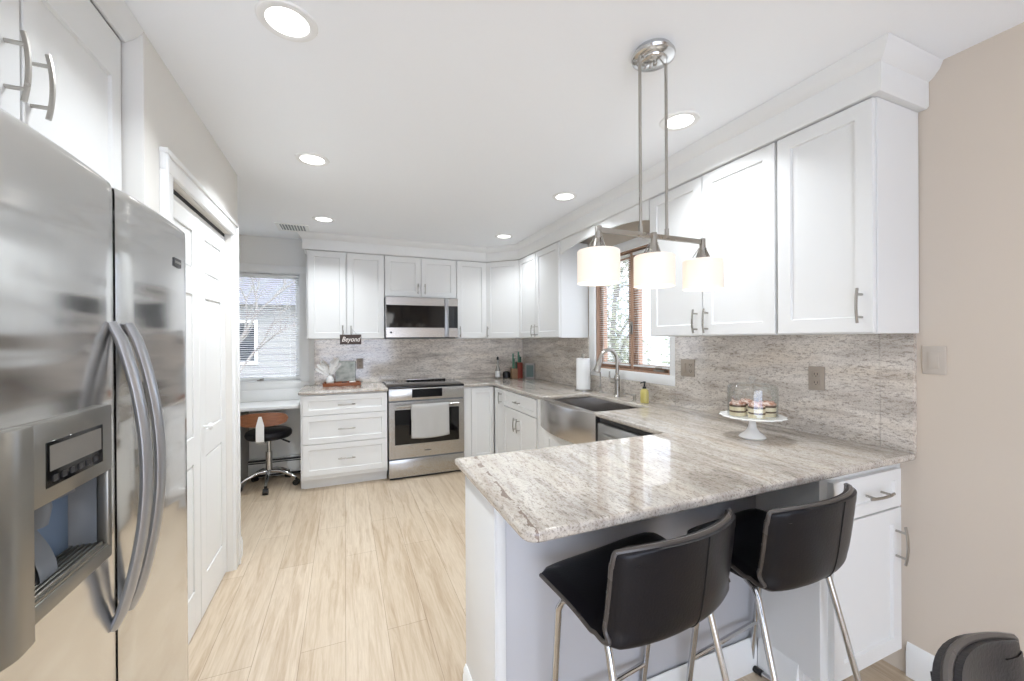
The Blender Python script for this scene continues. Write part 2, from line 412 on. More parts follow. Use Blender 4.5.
# bifold doors
d = thing('door_1', None, None, (-.66, 2.415, 0), kind='structure')
fd = FL(-.69)
MB().box((1.95, .0, 2.003), (2.88, .028, 2.02), fd).build('door_track', DARKGAP, d)
for (a, b) in ((1.955, 2.412), (2.418, 2.875)):
    mb = MB(); n0, n1 = .0, .03
    # leaf with three raised fields
    mb.box((a, n0, .012), (b, n1-.008, 2.0), fd)
    st = .085
    def rail(z0_, z1_): mb.box((a, n1-.008, z0_), (b, n1, z1_), fd, .002, 1)
    zs = [(.20, .80), (.93, 1.60), (1.72, 1.90)]
    mb.box((a, n1-.008, .012), (a+st, n1, 2.0), fd, .002, 1); mb.box((b-st, n1-.008, .012), (b, n1, 2.0), fd, .002, 1)
    pz = .012
    for z0_, z1_ in zs+[(2.0, 2.1)]:
        mb.box((a+st-.002, n1-.008, pz), (b-st+.002, n1, z0_), fd, .002, 1); pz = z1_
    for z0_, z1_ in zs:
        shaker(mb, fd, a+st+.012, b-st-.012, z0_+.012, z1_-.012, n1-.009, .006, .001, -.001, .012)
    leaf = mb.build('door_leaf', TRIM, d)
    if a > 2.3:
        MB().lathe([(.007, 0), (.007, .018), (.016, .022), (.018, .032), (.010, .040), (0, .041)], (0, 0, 0), 16, f=lambda x, y, z: fd(2.47+x, .03+z, .95+y)).build('knob', TRIM, leaf)
# baseboards
BBP = [(0, 0), (.014, 0), (.014, .095), (.011, .104), (.011, .118), (.006, .128), (.003, .135), (0, .135)]
struct(MB().sweep(BBP, [(XL, 2.962), (XL, 3.05), (-1.74, 3.05)], 1), 'baseboard_left', TRIM)
struct(MB().sweep(BBP, [(XR, .905), (XR, YB+.02)], 1), 'baseboard_right', TRIM)

# ---- far window (window_1) over the desk
w1 = thing('window_1', None, None, (-.80, YF, .955), kind='structure')
f = FB(YF)
mb = MB()  # casing in the room
mb.box((-1.24, 0, .885), (-1.165, .018, 2.155), f, .004); mb.box((-.43, 0, .885), (-.352, .018, 2.155), f, .004)
mb.box((-1.24, 0, 2.08), (-.352, .0185, 2.155), f, .004); mb.box((-1.24, 0, .885), (-.352, .0185, .957), f, .004)
mb.build('window_casing', TRIM, w1)
mb = MB(); n0, n1 = -.10, -.005   # jamb lining + sash frame
for a, b in (((-1.17, n0, .955), (-1.155, n1, 2.085)), ((-.44, n0, .955), (-.425, n1, 2.085)), ((-1.155, n0, 2.07), (-.44, n1, 2.085)), ((-1.155, n0, .955), (-.44, n1, .97))): mb.box(a, b, f)
for a, b in (((-1.155, -.09, .97), (-1.115, -.055, 2.07)), ((-.48, -.09, .97), (-.44, -.055, 2.07)), ((-1.115, -.09, 2.03), (-.48, -.055, 2.07)), ((-1.115, -.09, .97), (-.48, -.055, 1.015))): mb.box(a, b, f, .003, 1)
mb.build('window_frame', TRIM, w1)
MB().box((-1.115, -.075, 1.015), (-.48, -.071, 2.03), f).build('window_pane', GLASS, w1)
mb = MB(); mb.box((-.83, -.055, .972), (-.77, -.03, .984), f, .003); mb.tube([f(-.80, -.03, .98), f(-.80, -.015, .99), f(-.765, -.010, .995)], .005, 8)
mb.build('window_crank', NICKEL, w1)
# ---- right window (window_2) over the sink
w2 = thing('window_2', None, None, (XR, 2.65, 1.12), kind='structure')
f = FRt(XR)
mb = MB()
mb.box((2.137, 0, 1.05), (2.19, .018, 2.17), f, .004); mb.box((3.105, 0, 1.05), (3.2, .018, 2.17), f, .004)
mb.box((2.137, 0, 2.095), (3.2, .0185, 2.17), f, .004); mb.box((2.137, 0, 1.05), (3.2, .0185, 1.122), f, .004)
mb.build('window_casing', TRIM, w2)
mb = MB()
for a, b in (((2.185, -.1, 1.12), (2.2, -.004, 2.10)), ((3.095, -.1, 1.12), (3.11, -.004, 2.10)), ((2.2, -.1, 2.085), (3.095, -.004, 2.10)), ((2.2, -.1, 1.12), (3.095, -.004, 1.135))): mb.box(a, b, f)
mb.build('window_jamb', WINWOOD, w2)
def sash(y0, y1, name):
    mb = MB(); t = .042
    mb.box((y0, -.085, 1.135), (y0+t, -.045, 2.085), f, .003, 1); mb.box((y1-t, -.085, 1.135), (y1, -.045, 2.085), f, .003, 1)
    mb.box((y0+t, -.085, 2.085-t), (y1-t, -.045, 2.085), f, .003, 1); mb.box((y0+t, -.085, 1.135), (y1-t, -.045, 1.135+t), f, .003, 1)
    s_ = mb.build('window_sash', WINWOOD, w2)
    MB().box((y0+t, -.068, 1.135+t), (y1-t, -.064, 2.085-t), f).build('window_pane', GLASS, s_)
sash(2.2, 2.625, 'a'); sash(2.665, 3.095, 'b')
MB().box((2.625, -.09, 1.135), (2.665, -.03, 2.085), f, .003, 1).build('window_mullion', WINWOOD, w2)
mb = MB(); mb.box((2.632, -.03, 1.42), (2.658, -.02, 1.52), f, .003); mb.tube([f(2.645, -.02, 1.49), f(2.645, -.008, 1.485), f(2.645, -.004, 1.44)], .006, 8)
mb.build('window_latch', NICKEL, w2)
for yy in (2.33,):
    mb = MB(); mb.box((yy-.06, -.045, 1.136), (yy+.06, -.012, 1.15), f, .004); mb.tube([f(yy+.03, -.02, 1.15), f(yy+.02, -.006, 1.165), f(yy-.05, .004, 1.168)], .006, 8)
    mb.build('window_crank', NICKEL, w2)

# blinds: slats are one part; tilt so light passes
def blind(f, u0, u1, z0, z1, n, tilt, pitch, label, loc, wand=True):
    t = thing('window_blind', label, 'blind', loc, 'slatted window blinds')
    MB().box((u0, n-.012, z1-.022), (u1, n+.012, z1), f, .002).build('head_rail', SLAT, t)
    MB().box((u0, n-.01, z0), (u1, n+.01, z0+.012), f, .002).build('bottom_rail', SLAT, t)
    mb = MB(); z = z0+.02; dx, dz = .008*math.cos(tilt), .008*math.sin(tilt)
    while z < z1-.03:
        a = [f(u0+.002, n-dx, z-dz), f(u1-.002, n-dx, z-dz), f(u1-.002, n, z+.0012), f(u0+.002, n, z+.0012), f(u1-.002, n+dx, z+dz), f(u0+.002, n+dx, z+dz)]
        b = [p-Vector((0, 0, .0007)) for p in a]
        mb.add(a+b, [(0, 1, 2, 3), (3, 2, 4, 5), (9, 8, 7, 6), (11, 10, 8, 9), (0, 6, 7, 1), (5, 4, 10, 11), (0, 3, 9, 6), (3, 5, 11, 9), (1, 7, 8, 2), (2, 8, 10, 4)])
        z += pitch
    mb.build('slats', SLAT, t)
    for u in (u0+.12*(u1-u0), u1-.12*(u1-u0)):
        MB().tube([f(u, n, z0+.01), f(u, n, z1-.01)], .0012, 6).build('ladder_cord', SLAT, t)
    return t
blind(FB(YF), -1.15, -.445, .995, 2.062, -.03, math.radians(22), .0215, 'white slatted blind over the desk, house and bare tree beyond it', (-.80, YF, .995))
blind(FRt(XR), 2.205, 2.622, 1.16, 2.075, -.03, math.radians(12), .0185, 'white slatted blind in the window sash nearer the cake stand', (XR, 2.42, 1.16))
blind(FRt(XR), 2.668, 3.09, 1.16, 2.075, -.03, math.radians(12), .0185, 'white slatted blind in the window sash nearer the corner of the kitchen', (XR, 2.88, 1.16))

# ---- backsplash slabs (stone fixed on the walls)
mb = MB(); mb.box((-.30, 0, .914), (2.10, .02, 1.395), FB(YF), .001, 1)
struct(mb, 'trim_2', GR_X)
f = FRt(XR)
mb = MB(); mb.box((3.2, 0, .914), (4.72, .02, 1.395), f, .001, 1); mb.box((2.137, 0, .914), (3.2, .02, 1.05), f, .001, 1)
mb.box((.985, 0, .914), (2.137, .02, 1.395), f, .001, 1); mb.box((.873, 0, .914), (.984, .0205, 1.395), f, .001, 1)
struct(mb, 'trim_3', GR_W)

# ================================================================== UPPER CABINETS
ZB, ZT = 1.395, 2.275
def cab(name, label, f, u0, u1, z0, z1, depth, doors, n=0, handles=(), group=None, cat='cabinet', body_extra=None, hl=.13):
    """n: outer face of body. doors: list of (ua, ub, za, zb)"""
    c0 = f((u0+u1)/2, n, z0); t = thing(name, label, cat, c0, group)
    MB().box((u0, n-depth, z0), (u1, n, z1), f, .0015, 1).build('cabinet_body', CAB, t)
    g = .0018
    for i, (a, b, za, zb, kind_) in enumerate(doors):
        mb = MB(); tall = zb-za
        shaker(mb, f, a+g, b-g, za+g, zb-g, n+.001, .02, .057 if tall > .25 else .045)
        o = mb.build('drawer' if kind_ == 'w' else 'door', CAB, t)
        if i < len(handles) and handles[i]:
            hu, hz, v = handles[i]
            pull('handle', o, f, hu, hz, n+.021, L=hl, vert=v, post=hl*.33)
    return t
Y1 = 4.43
f = FB(Y1); D = .31
cab('wall_cabinet', 'white double-door wall cabinet between the desk window and the microwave', f, -.348, .383, ZB, ZT, D, [(-.335, .012, ZB+.005, ZT-.005, 'd'), (.02, .381, ZB+.005, ZT-.005, 'd')], handles=[(-.022, 1.47, True), (.056, 1.47, True)], hl=.12)
cab('wall_cabinet', 'short white two-door wall cabinet directly above the microwave', f, .385, 1.155, 1.84, ZT, D, [(.387, .762, 1.845, ZT-.005, 'd'), (.766, 1.153, 1.845, ZT-.005, 'd')], handles=[(.728, 1.93, True), (.802, 1.93, True)], hl=.11)
cab('wall_cabinet', 'narrow white wall cabinet between the microwave and the corner cabinet', f, 1.157, 1.515, ZB, ZT, D, [(1.16, 1.513, ZB+.005, ZT-.005, 'd')], handles=[(1.192, 1.47, True)], hl=.12)
# diagonal corner
ua = Vector((1.82-1.515, 4.15-4.43)); ul = ua.length; ua.normalize()
fdg = Fr(1.515, 4.43, (ua.x, ua.y), (ua.y, -ua.x))
t = thing('corner_wall_cabinet', 'white diagonal wall cabinet set across the far corner', 'cabinet', (1.85, 4.45, ZB))
MB().prism([(1.517, 4.43), (1.82, 4.152), (2.1, 4.152), (2.1, 4.72), (1.517, 4.72)], ZB, ZT).build('cabinet_body', CAB, t)
mb = MB(); shaker(mb, fdg, .006, ul-.006, ZB+.006, ZT-.006, .001, .02); o = mb.build('door', CAB, t); pull('handle', o, fdg, .035, 1.47, .021, L=.12, post=.04)
f = FRt(1.82)
cab('wall_cabinet', 'white two-door wall cabinet between the corner and the sink window', f, 3.222, 4.148, ZB, ZT, .29, [(3.226, 3.703, ZB+.005, ZT-.005, 'd'), (3.707, 4.14, ZB+.005, ZT-.005, 'd')], handles=[(3.665, 1.47, True), (3.745, 1.47, True)], hl=.12)
f = FRt(1.83)
cab('wall_cabinet', 'white two-door wall cabinet right after the sink window, behind the pendant', f, 1.232, 2.053, ZB, ZT, .285, [(1.236, 1.639, ZB+.003, ZT-.003, 'd'), (1.643, 2.05, ZB+.003, ZT-.003, 'd')], handles=[(1.605, 1.475, True), (1.677, 1.475, True)], hl=.13)
cab('wall_cabinet', 'white single-door wall cabinet ending the run nearest the room entrance', f, .863, 1.230, ZB, ZT, .285, [(.866, 1.226, ZB+.003, ZT-.003, 'd')], handles=[(.903, 1.50, True)], hl=.13)

# arched valance above the window
mb = MB(); n = 14
lo = [(2.056+(3.218-2.056)*i/n, 2.175+.035*math.sin(PI*i/n)**.8 if 0 < i < n else 2.14) for i in range(n+1)]
lo = [(2.056+(3.218-2.056)*i/n, 2.145+.055*(1-abs(2*i/n-1)**3)) for i in range(n+1)]
poly = lo+[(3.218, 2.275), (2.056, 2.275)]
f = FRt(1.81)
mb.prism(poly, -.018, .0, 0, f=lambda u, z, nn: f(u, nn, z))
o = mb.build('window_valance', CAB); tag(o, 'white arched valance board bridging the cabinets above the sink window', 'valance')
# frieze and crown, one continuous moulding per run
FP = [(-.02, 2.276), (.024, 2.276), (.030, 2.284), (.030, 2.378), (.038, 2.384), (.046, 2.392), (.062, 2.412), (.072, 2.4385), (-.02, 2.4385)]
struct(MB().sweep(FP, [(-.348, YF-.002), (-.348, 4.43), (1.515, 4.43), (1.82, 4.15), (1.82, 3.222), (1.815, 3.0), (1.82, 2.3), (1.82, .863), (XR-.002, .863)], 1), 'trim_4', CAB)

# ================================================================== LEFT: fridge and cabinet above
FX = -.515
fr_ = thing('side_by_side_refrigerator', 'stainless steel side-by-side refrigerator with water dispenser and bowed handles', 'refrigerator', (-.9, 1.295, 0))
MB().box((-1.28, .845, .02), (FX-.065, 1.742, 1.745), bev=.004).build('cabinet_body', GREYPL, fr_)
MB().box((-1.2, .86, 0), (FX-.075, 1.73, .09), bev=.004).build('base_grille', BLACK, fr_)
def fdoor(y0, y1, cut=None):
    """contoured door: front bulges slightly towards the room"""
    mb = MB(); N_ = 14; prof = []
    for i in range(N_+1):
        u = i/N_; y = y0+(y1-y0)*u; e = min(u, 1-u)*(y1-y0)
        x = FX+.010*(1-(2*u-1)**2) - (.007*(1-min(1, e/.010))**2)
        prof.append((x, y))
    zs = [.10, .104]+[.12+(1.742-.12)*k/30 for k in range(31)]+[1.755, 1.76]
    def xo(z): return -.005 if z in (.10, 1.76) else (-.001 if z in (.104, 1.755) else 0)
    # front as grid; hole for the dispenser
    rows = [[Vector((x+xo(z), y, z)) for x, y in prof] for z in zs]
    if cut:
        ya, yb, za, zb = cut
        ys = sorted(set([p[1] for p in prof]+[ya, yb])); zz = sorted(set(zs+[za, zb]))
        def xf(y): 
            u = (y-y0)/(y1-y0); e = min(u, 1-u)*(y1-y0)
            return FX+.010*(1-(2*u-1)**2) - (.007*(1-min(1, e/.010))**2)
        V = {}
        vs = []; fs = []
        for z in zz:
            for y in ys: V[(y, z)] = len(vs); vs.append(Vector((xf(y)+xo(z), y, z)))
        for i in range(len(ys)-1):
            for j in range(len(zz)-1):
                yc, zc = (ys[i]+ys[i+1])/2, (zz[j]+zz[j+1])/2
                if ya < yc < yb and za < zc < zb: continue
                fs.append((V[(ys[i], zz[j])], V[(ys[i+1], zz[j])], V[(ys[i+1], zz[j+1])], V[(ys[i], zz[j+1])]))
        mb.add(vs, fs)
        # recess well
        xb = FX-.055
        q = [Vector((FX+.004, ya, za)), Vector((FX+.004, yb, za)), Vector((FX+.004, yb, zb)), Vector((FX+.004, ya, zb))]
        r_ = [Vector((xb, p.y, p.z)) for p in q]
        mb.mi = 1; mb.add(q+r_, [(0, 1, 5, 4), (1, 2, 6, 5), (2, 3, 7, 6), (3, 0, 4, 7), (4, 5, 6, 7)]); mb.mi = 0
    else: mb.grid(rows)
    # sides, top, back
    xb = FX-.06
    for y in (y0, y1):
        mb.add([Vector((FX-.012, y, .1)), Vector((xb, y, .1)), Vector((xb, y, 1.76)), Vector((FX-.012, y, 1.76))], [(0, 1, 2, 3)])
    for z in (.10, 1.76):
        top = [Vector((x-.010, y, z)) for x, y in prof]+[Vector((xb, y1, z)), Vector((xb, y0, z))]
        mb.add(top, [tuple(range(len(top)))])
    mb.add([Vector((xb, y0, .1)), Vector((xb, y1, .1)), Vector((xb, y1, 1.76)), Vector((xb, y0, 1.76))], [(0, 1, 2, 3)])
    return mb
CUT = (.945, 1.183, .925, 1.09)
fz = fdoor(.847, 1.281, CUT).build('freezer_door', [STEEL_F, GREYPL], fr_, recalc=False, ang=50)
rd = fdoor(1.291, 1.766).build('fridge_door', STEEL_F, fr_, recalc=False, ang=50)
MB().box((FX-.055, 1.2815, .1), (FX-.02, 1.2905, 1.755)).build('door_gasket', DARKGAP, fr_)
def bow(y, z0, z1, par, lean):
    mb = MB(); n_ = 18; P_ = []
    for i in range(n_+1):
        v = i/n_; P_.append(Vector((FX+.004+.063*math.sin(PI*v)**.75, y+lean*(1-math.sin(PI*v)), z0+(z1-z0)*v)))
    mb.tube(P_, [.011]+[.0135]*(n_-1)+[.011], 12, flat=(1.25, .85), axis=(0, 1, 0))
    return mb.build('handle', STEEL_D2, par)
STEEL_D2 = mat('satin_grey_handle', srgb(178, 180, 184), .3, .9)
bow(1.245, .70, 1.425, fz, 0); bow(1.325, .70, 1.425, rd, 0)
# dispenser housing: a raised frame round the well, with a rounded column on its near side
mb = MB(); fD = FL(FX+.003)
ya, yb, za, zb = CUT
mb.box((ya-.008, -.004, zb), (1.200, .020, 1.238), fD, .004); mb.box((ya-.008, -.004, .893), (1.200, .019, za), fD, .004)
mb.box((yb, -.004, za-.01), (1.200, .019, zb+.01), fD, .003)
# column (lens-shaped section)
col = [(0.872, -.004)]+[(.872+.070*i/8, .002+.021*math.sin(PI/2*min(1, i/5))) for i in range(9)]+[(.943, -.004)]
mb.prism(col, .868, 1.238, .004, 2, f=lambda u, nn, z: fD(u, nn, z - (.0 if z > 1 else .006*(0.943-u)/.07)))
hs = mb.build('dispenser_housing', STEEL_D, fz)
mb = MB(); mb.box((.977, .018, 1.118), (1.157, .0215, 1.200), fD, .001, 1); o = mb.build('display', BLKGLASS, fz); 
mb = MB(); mb.box((.985, .0216, 1.147), (1.149, .0222, 1.193), fD); mb.build('display_screen', mat('grey_display', srgb(122, 118, 112), .3), fz)
mb = MB()
for i in range(6): mb.box((.992+i*.0255, .0210, 1.126), (1.008+i*.0255, .0222, 1.138), fD, .002, 1)
mb.build('display_buttons', mat('dark_buttons', srgb(48, 48, 50), .3), fz)
fw = FL(FX-.055)
mb = MB(); mb.box((1.0, .0, za+.001), (1.18, .012, zb-.004), fw, .003); mb.build('dispenser_back', mat('blue_grey_plastic', srgb(112, 132, 158), .35), fz)
mb = MB(); mb.tube([fw(1.04, .02, zb-.005), fw(1.04, .025, zb-.03), fw(1.04, .03, zb-.06)], [.03, .028, .018], 16); mb.tube([fw(1.12, .02, zb-.005), fw(1.12, .028, zb-.028)], [.026, .022], 16)
mb.build('dispenser_nozzle', GREYPL, fz)
mb = MB(); P_ = [[fw(1.015+.05*j/4, .02+.03*math.sin(PI*i/16), 1.02-.085*i/8) for j in range(5)] for i in range(9)]; mb.grid(P_); mb.grid([[p-Vector((.006, 0, 0)) for p in r_] for r_ in P_])
mb.build('dispenser_paddle', GREYPL, fz)
mb = MB(); 
for i in range(6): mb.box((ya+.004, .014+i*.010, za+.003), (yb-.004, .019+i*.010, za+.011), fw, .001, 1)
mb.box((ya+.001, .012, za+.0005), (yb-.001, .074, za+.004), fw)
mb.build('drip_tray', STEEL_D, fz)
fB = FL(FX+.0105)
mb = MB(); mb.box((1.605, -.004, 1.622), (1.664, .0015, 1.650), fB, .001, 1); o = mb.build('badge', mat('dark_badge', srgb(58, 58, 60), .3), rd)
mb = MB(); mb.box((1.610, .0015, 1.633), (1.659, .0022, 1.640), fB); mb.build('badge_lettering', NICKEL, rd)
MB().box((FX-.055, 1.68, 1.7605), (FX-.02, 1.735, 1.772), bev=.003).build('hinge_cap', GREYPL, fr_)

# cabinet above fridge
f = FL(-.705)
t = thing('over_fridge_cabinet', 'white two-door cabinet above the refrigerator with arched nickel pulls', 'cabinet', (-1.02, 1.295, 1.80))
MB().box((.842, -.60, 1.80), (1.7425, 0, 2.385), f, .0015, 1).build('cabinet_body', CAB, t)
for a, b, hu in ((.845, 1.286, 1.318-.075+.0), (1.29, 1.740, 1.335)):
    mb = MB(); shaker(mb, f, a+.002, b-.002, 1.805, 2.38, .001, .02, .058, top=.09); o = mb.build('door', CAB, t)
    pull('handle', o, f, 1.318 if a > 1.1 else 1.238, 1.99, .021, L=.155, post=.05)
CP = [(0, 2.386), (.010, 2.386), (.016, 2.392), (.030, 2.400), (.050, 2.420), (.058, 2.4385), (0, 2.4385)]
struct(MB().sweep(CP, [(-.685, 1.748), (-.685, .84), (-1.3, .84)], -1), 'trim_5', CAB)

# ================================================================== BASE CABINETS, FAR WALL
f = FB(4.13)
t = thing('drawer_base_cabinet', 'white three-drawer base cabinet between the desk and the range', 'cabinet', (0, 4.13, 0))
mb = MB(); mb.box((-.38, -.59, .10), (.378, -.001, .884), f, .0015, 1); mb.box((-.3805, -.59, .0), (-.362, -.085, .10), f); mb.box((-.36, -.59, .0), (.378, -.07, .10), f); mb.box((-.385, -.59, 0), (-.3805, -.085, .884), f)
mb.build('cabinet_body', CAB, t)
for za, zb in ((.692, .872), (.428, .687), (.137, .423)):
    mb = MB(); shaker(mb, f, -.362, .376, za, zb, .0, .02, .05); o = mb.build('drawer', CAB, t); pull('handle', o, f, .01, (za+zb)/2, .02, L=.15, vert=False, post=.05)
t = thing('base_cabinet', 'narrow white base cabinet tucked between the range and the inner corner', 'cabinet', (1.31, 4.13, 0))
mb = MB(); mb.box((1.152, -.59, .10), (1.498, -.001, .884), f, .0015, 1); mb.box((1.152, -.59, 0), (1.498, -.07, .10), f); mb.box((1.154, 0, .11), (1.23, .004, .872), f); mb.build('cabinet_body', CAB, t)
mb = MB(); shaker(mb, f, 1.236, 1.485, .115, .868, .0, .02, .05); mb.build('door', CAB, t)
# right run
f = FRt(1.51)
t = thing('base_cabinet', 'narrow white base cabinet with one door at the inner corner, facing the fridge', 'cabinet', (1.8, 3.97, 0))
mb = MB(); mb.box((3.848, -.58, .10), (4.10, -.001, .884), f, .0015, 1); mb.box((3.848, -.58, 0), (4.10, -.07, .10), f); mb.build('cabinet_body', CAB, t)
mb = MB(); shaker(mb, f, 3.852, 4.092, .115, .868, .0, .02, .045); o = mb.build('door', CAB, t); pull('handle', o, f, 3.885, .78, .02, L=.12, post=.04)
t = thing('base_cabinet', 'white base cabinet with a drawer over two doors, next to the sink', 'cabinet', (1.8, 3.45, 0))
mb = MB(); mb.box((2.985, -.58, .10), (3.846, -.001, .884), f, .0015, 1); mb.box((2.985, -.58, 0), (3.846, -.07, .10), f); mb.build('cabinet_body', CAB, t)
mb = MB(); shaker(mb, f, 3.078, 3.843, .715, .868, .0, .02, .042); o = mb.build('drawer', CAB, t); pull('handle', o, f, 3.46, .79, .02, L=.13, vert=False, post=.04)
for a, b, hu in ((3.078, 3.459, 3.425), (3.463, 3.843, 3.5)):
    mb = MB(); shaker(mb, f, a, b, .115, .708, .0, .02, .055); o = mb.build('door', CAB, t); pull('handle', o, f, hu, .58, .02, L=.13, post=.043)
t = thing('sink_base_cabinet', 'white base cabinet carrying the apron-front sink', 'cabinet', (1.8, 2.57, 0))
mb = MB(); mb.box((2.16, -.58, .10), (2.983, -.001, .66), f, .0015, 1); mb.box((2.16, -.58, 0), (2.983, -.07, .10), f)
mb.box((2.960, -.06, .66), (2.983, -.001, .884), f); mb.build('cabinet_body', CAB, t)
for a, b, hu in ((2.17, 2.53, 2.49), (2.534, 2.9, 2.575)):
    mb = MB(); shaker(mb, f, a, b, .115, .65, .0, .02, .055); o = mb.build('door', CAB, t); pull('handle', o, f, hu, .54, .02, L=.13, post=.043)

# apron-front sink
t = thing('apron_front_sink', 'stainless apron-front sink with a bowed front under the window', 'sink', (1.7, 2.545, .665))
ya, yb = 2.175, 2.958
mb = MB()
n_ = 20
def ax(v): return 1.475-.062*(1-(2*v-1)**2)
pts = [(ax(i/n_), ya+(yb-ya)*i/n_) for i in range(n_+1)]
poly = pts+[(1.52, yb), (1.52, ya)]
mb.prism(poly, .672, .902, .004, 2)
mb.build('apron', STEEL_V, t)
mb = MB(); x0, x1, zt, zb_ = 1.515, 1.965, .884, .69
a0, a1, b0, b1 = x0, x1, ya+.01, yb-.01
o_ = [(a0, b0), (a1, b0), (a1, b1), (a0, b1)]; i_ = [(a0+.012, b0+.02), (a1-.02, b0+.02), (a1-.02, b1-.02), (a0+.012, b1-.02)]
V = [Vector((x, y, zt)) for x, y in o_]+[Vector((x, y, zt)) for x, y in i_]+[Vector((x+(.01 if k in (0, 3) else -.01), y+(.01 if k in (0, 1) else -.01), zb_)) for k, (x, y) in enumerate(i_)]+[Vector((x, y, zb_-.012)) for x, y in o_]
fs = []
for k in range(4):
    j = (k+1) % 4; fs += [(k, j, 4+j, 4+k), (4+k, 4+j, 8+j, 8+k), (k, 12+k, 12+j, j)]
fs += [(8, 9, 10, 11), (15, 14, 13, 12)]
mb.add(V, fs); mb.build('basin', STEEL_V, t)
MB().lathe([(.045, 0), (.043, .003), (.02, .001)], (1.74, 2.535, .690), 20).build('drain', CHROME, t)

# dishwasher
t = thing('dishwasher', 'stainless dishwasher between the sink and the peninsula', 'dishwasher', (1.8, 1.86, 0)); f = FRt(1.495)
MB().box((1.578, -.56, .08), (2.152, -.002, .878), f, .002, 1).build('tub', GREYPL, t)
MB().box((1.58, .0, .11), (2.15, .022, .852), f, .004).build('door', STEEL, t)
MB().box((1.58, -.01, .853), (2.15, .006, .880), f, .002).build('control_strip', BLACK, t)
mb = MB(); mb.tube([f(1.63+.47*i/12, .022+.038*math.sin(PI*i/12)**.6, .79) for i in range(13)], .012, 10); mb.build('handle', STEEL, t)
MB().box((1.58, -.05, .0), (2.15, -.01, .10), f).build('kick_plate', BLACK, t)

# ---- peninsula
t = thing('peninsula_cabinet', 'white panelled peninsula base under the overhanging stone counter', 'cabinet', (1.0, 1.33, 0))
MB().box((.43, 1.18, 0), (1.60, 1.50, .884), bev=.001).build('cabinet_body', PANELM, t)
mb = MB(); mb.box((.423, 1.172, 0), (.43, 1.50, .884), bev=.001); mb.box((.43, 1.172, 0), (.46, 1.18, .884), bev=.001); mb.build('corner_post', CAB, t)
mb = MB(); mb.sweep(BBP, [(.423, 1.50), (.423, 1.172), (1.575, 1.172)], 1); o = mb.build('base_moulding', TRIM, t)
# end base cabinet facing the stools' side
t = thing('peninsula_end_cabinet', 'white base cabinet with one drawer and door at the wall end of the peninsula', 'cabinet', (1.85, .92, 0)); f = FB(.925)
mb = MB(); mb.box((1.602, -.255, .115), (2.118, 0, .884), f, .0015, 1); mb.box((1.602, -.255, 0), (2.118, -.075, .115), f); mb.box((1.588, -.245, 0), (1.602, -.06, .115), f); mb.box((1.588, -.245, .115), (1.604, .0, .884), f, .001, 1); mb.build('cabinet_body', CAB, t)
mb = MB(); shaker(mb, f, 1.635, 2.078, .700, .850, .0, .02, .043); o = mb.build('drawer', CAB, t); pull('handle', o, f, 1.885, .775, .02, L=.15, vert=False, post=.05)
mb = MB(); shaker(mb, f, 1.635, 2.078, .118, .692, .0, .02, .058); o = mb.build('door', CAB, t); pull('handle', o, f, 2.038, .555, .02, L=.15, post=.05)
mb = MB(); mb.sweep(BBP, [(1.588, 1.155), (1.588, 1.0)], 1); mb.build('base_moulding', TRIM, t)
# blind infill behind
MB().box((1.604, 1.181, 0), (2.118, 1.57, .884)).build('blind_corner', CAB, t)

# ---- countertops
CT0, CT1 = .884, .914
poly = [(.398, 1.557), (.398, .915)]+arc(.438, .915, .04, 180, 270, 5)[1:]+[(XR-.002, .875), (XR-.002, 4.738), (1.152, 4.738), (1.152, 4.10), (1.475, 4.10), (1.475, 2.948), (1.93, 2.948), (1.93, 2.19), (1.475, 2.19), (1.475, 1.557)]
mb = MB(); mb.prism(poly, CT0, CT1, .010, 3); o = mb.build('stone_countertop', GR_Y, ang=60); o.modifiers.new('normals', 'WEIGHTED_NORMAL').keep_sharp = True; tag(o, 'polished beige granite countertop running from range past sink onto the peninsula', 'countertop')
mb = MB(); mb.prism([(-.40, 4.738), (-.40, 4.13)]+arc(-.37, 4.13, .03, 180, 270, 4)[1:]+[(.386, 4.10), (.386, 4.738)], CT0, CT1, .010, 3); o = mb.build('stone_countertop', GR_Y, ang=60); o.modifiers.new('normals', 'WEIGHTED_NORMAL').keep_sharp = True; tag(o, 'short granite countertop over the three-drawer cabinet, left of range', 'countertop')
o['label'] = 'short granite countertop over the three-drawer cabinet beside the desk'

# ================================================================== RANGE
t = thing('slide_in_range', 'stainless slide-in electric range with a grey towel on its door handle', 'range', (.77, 4.1, 0)); f = FB(4.10)
x0, x1 = .390, 1.148
MB().box((x0+.004, -.60, .02), (x1-.004, -.005, .90), f).build('oven_body', GREYPL, t)
mb = MB(); mb.box((x0-.002, -.60, .90), (x1+.002, .006, .922), f, .004); mb.build('cooktop', BLKGLASS, t)
mb = MB(); mb.box((x0+.25, -.60, .922), (x1-.06, -.575, .936), f, .003); mb.build('rear_vent', STEEL, t)
mb = MB()
mb.box((x0, -.02, .782), (x1, .004, .900), f, .003); mb.build('control_panel', STEEL, t)
mb = MB(); mb.box((.614, .004, .806), (.918, .0065, .890), f, .001, 1); mb.build('control_display', BLKGLASS, t)
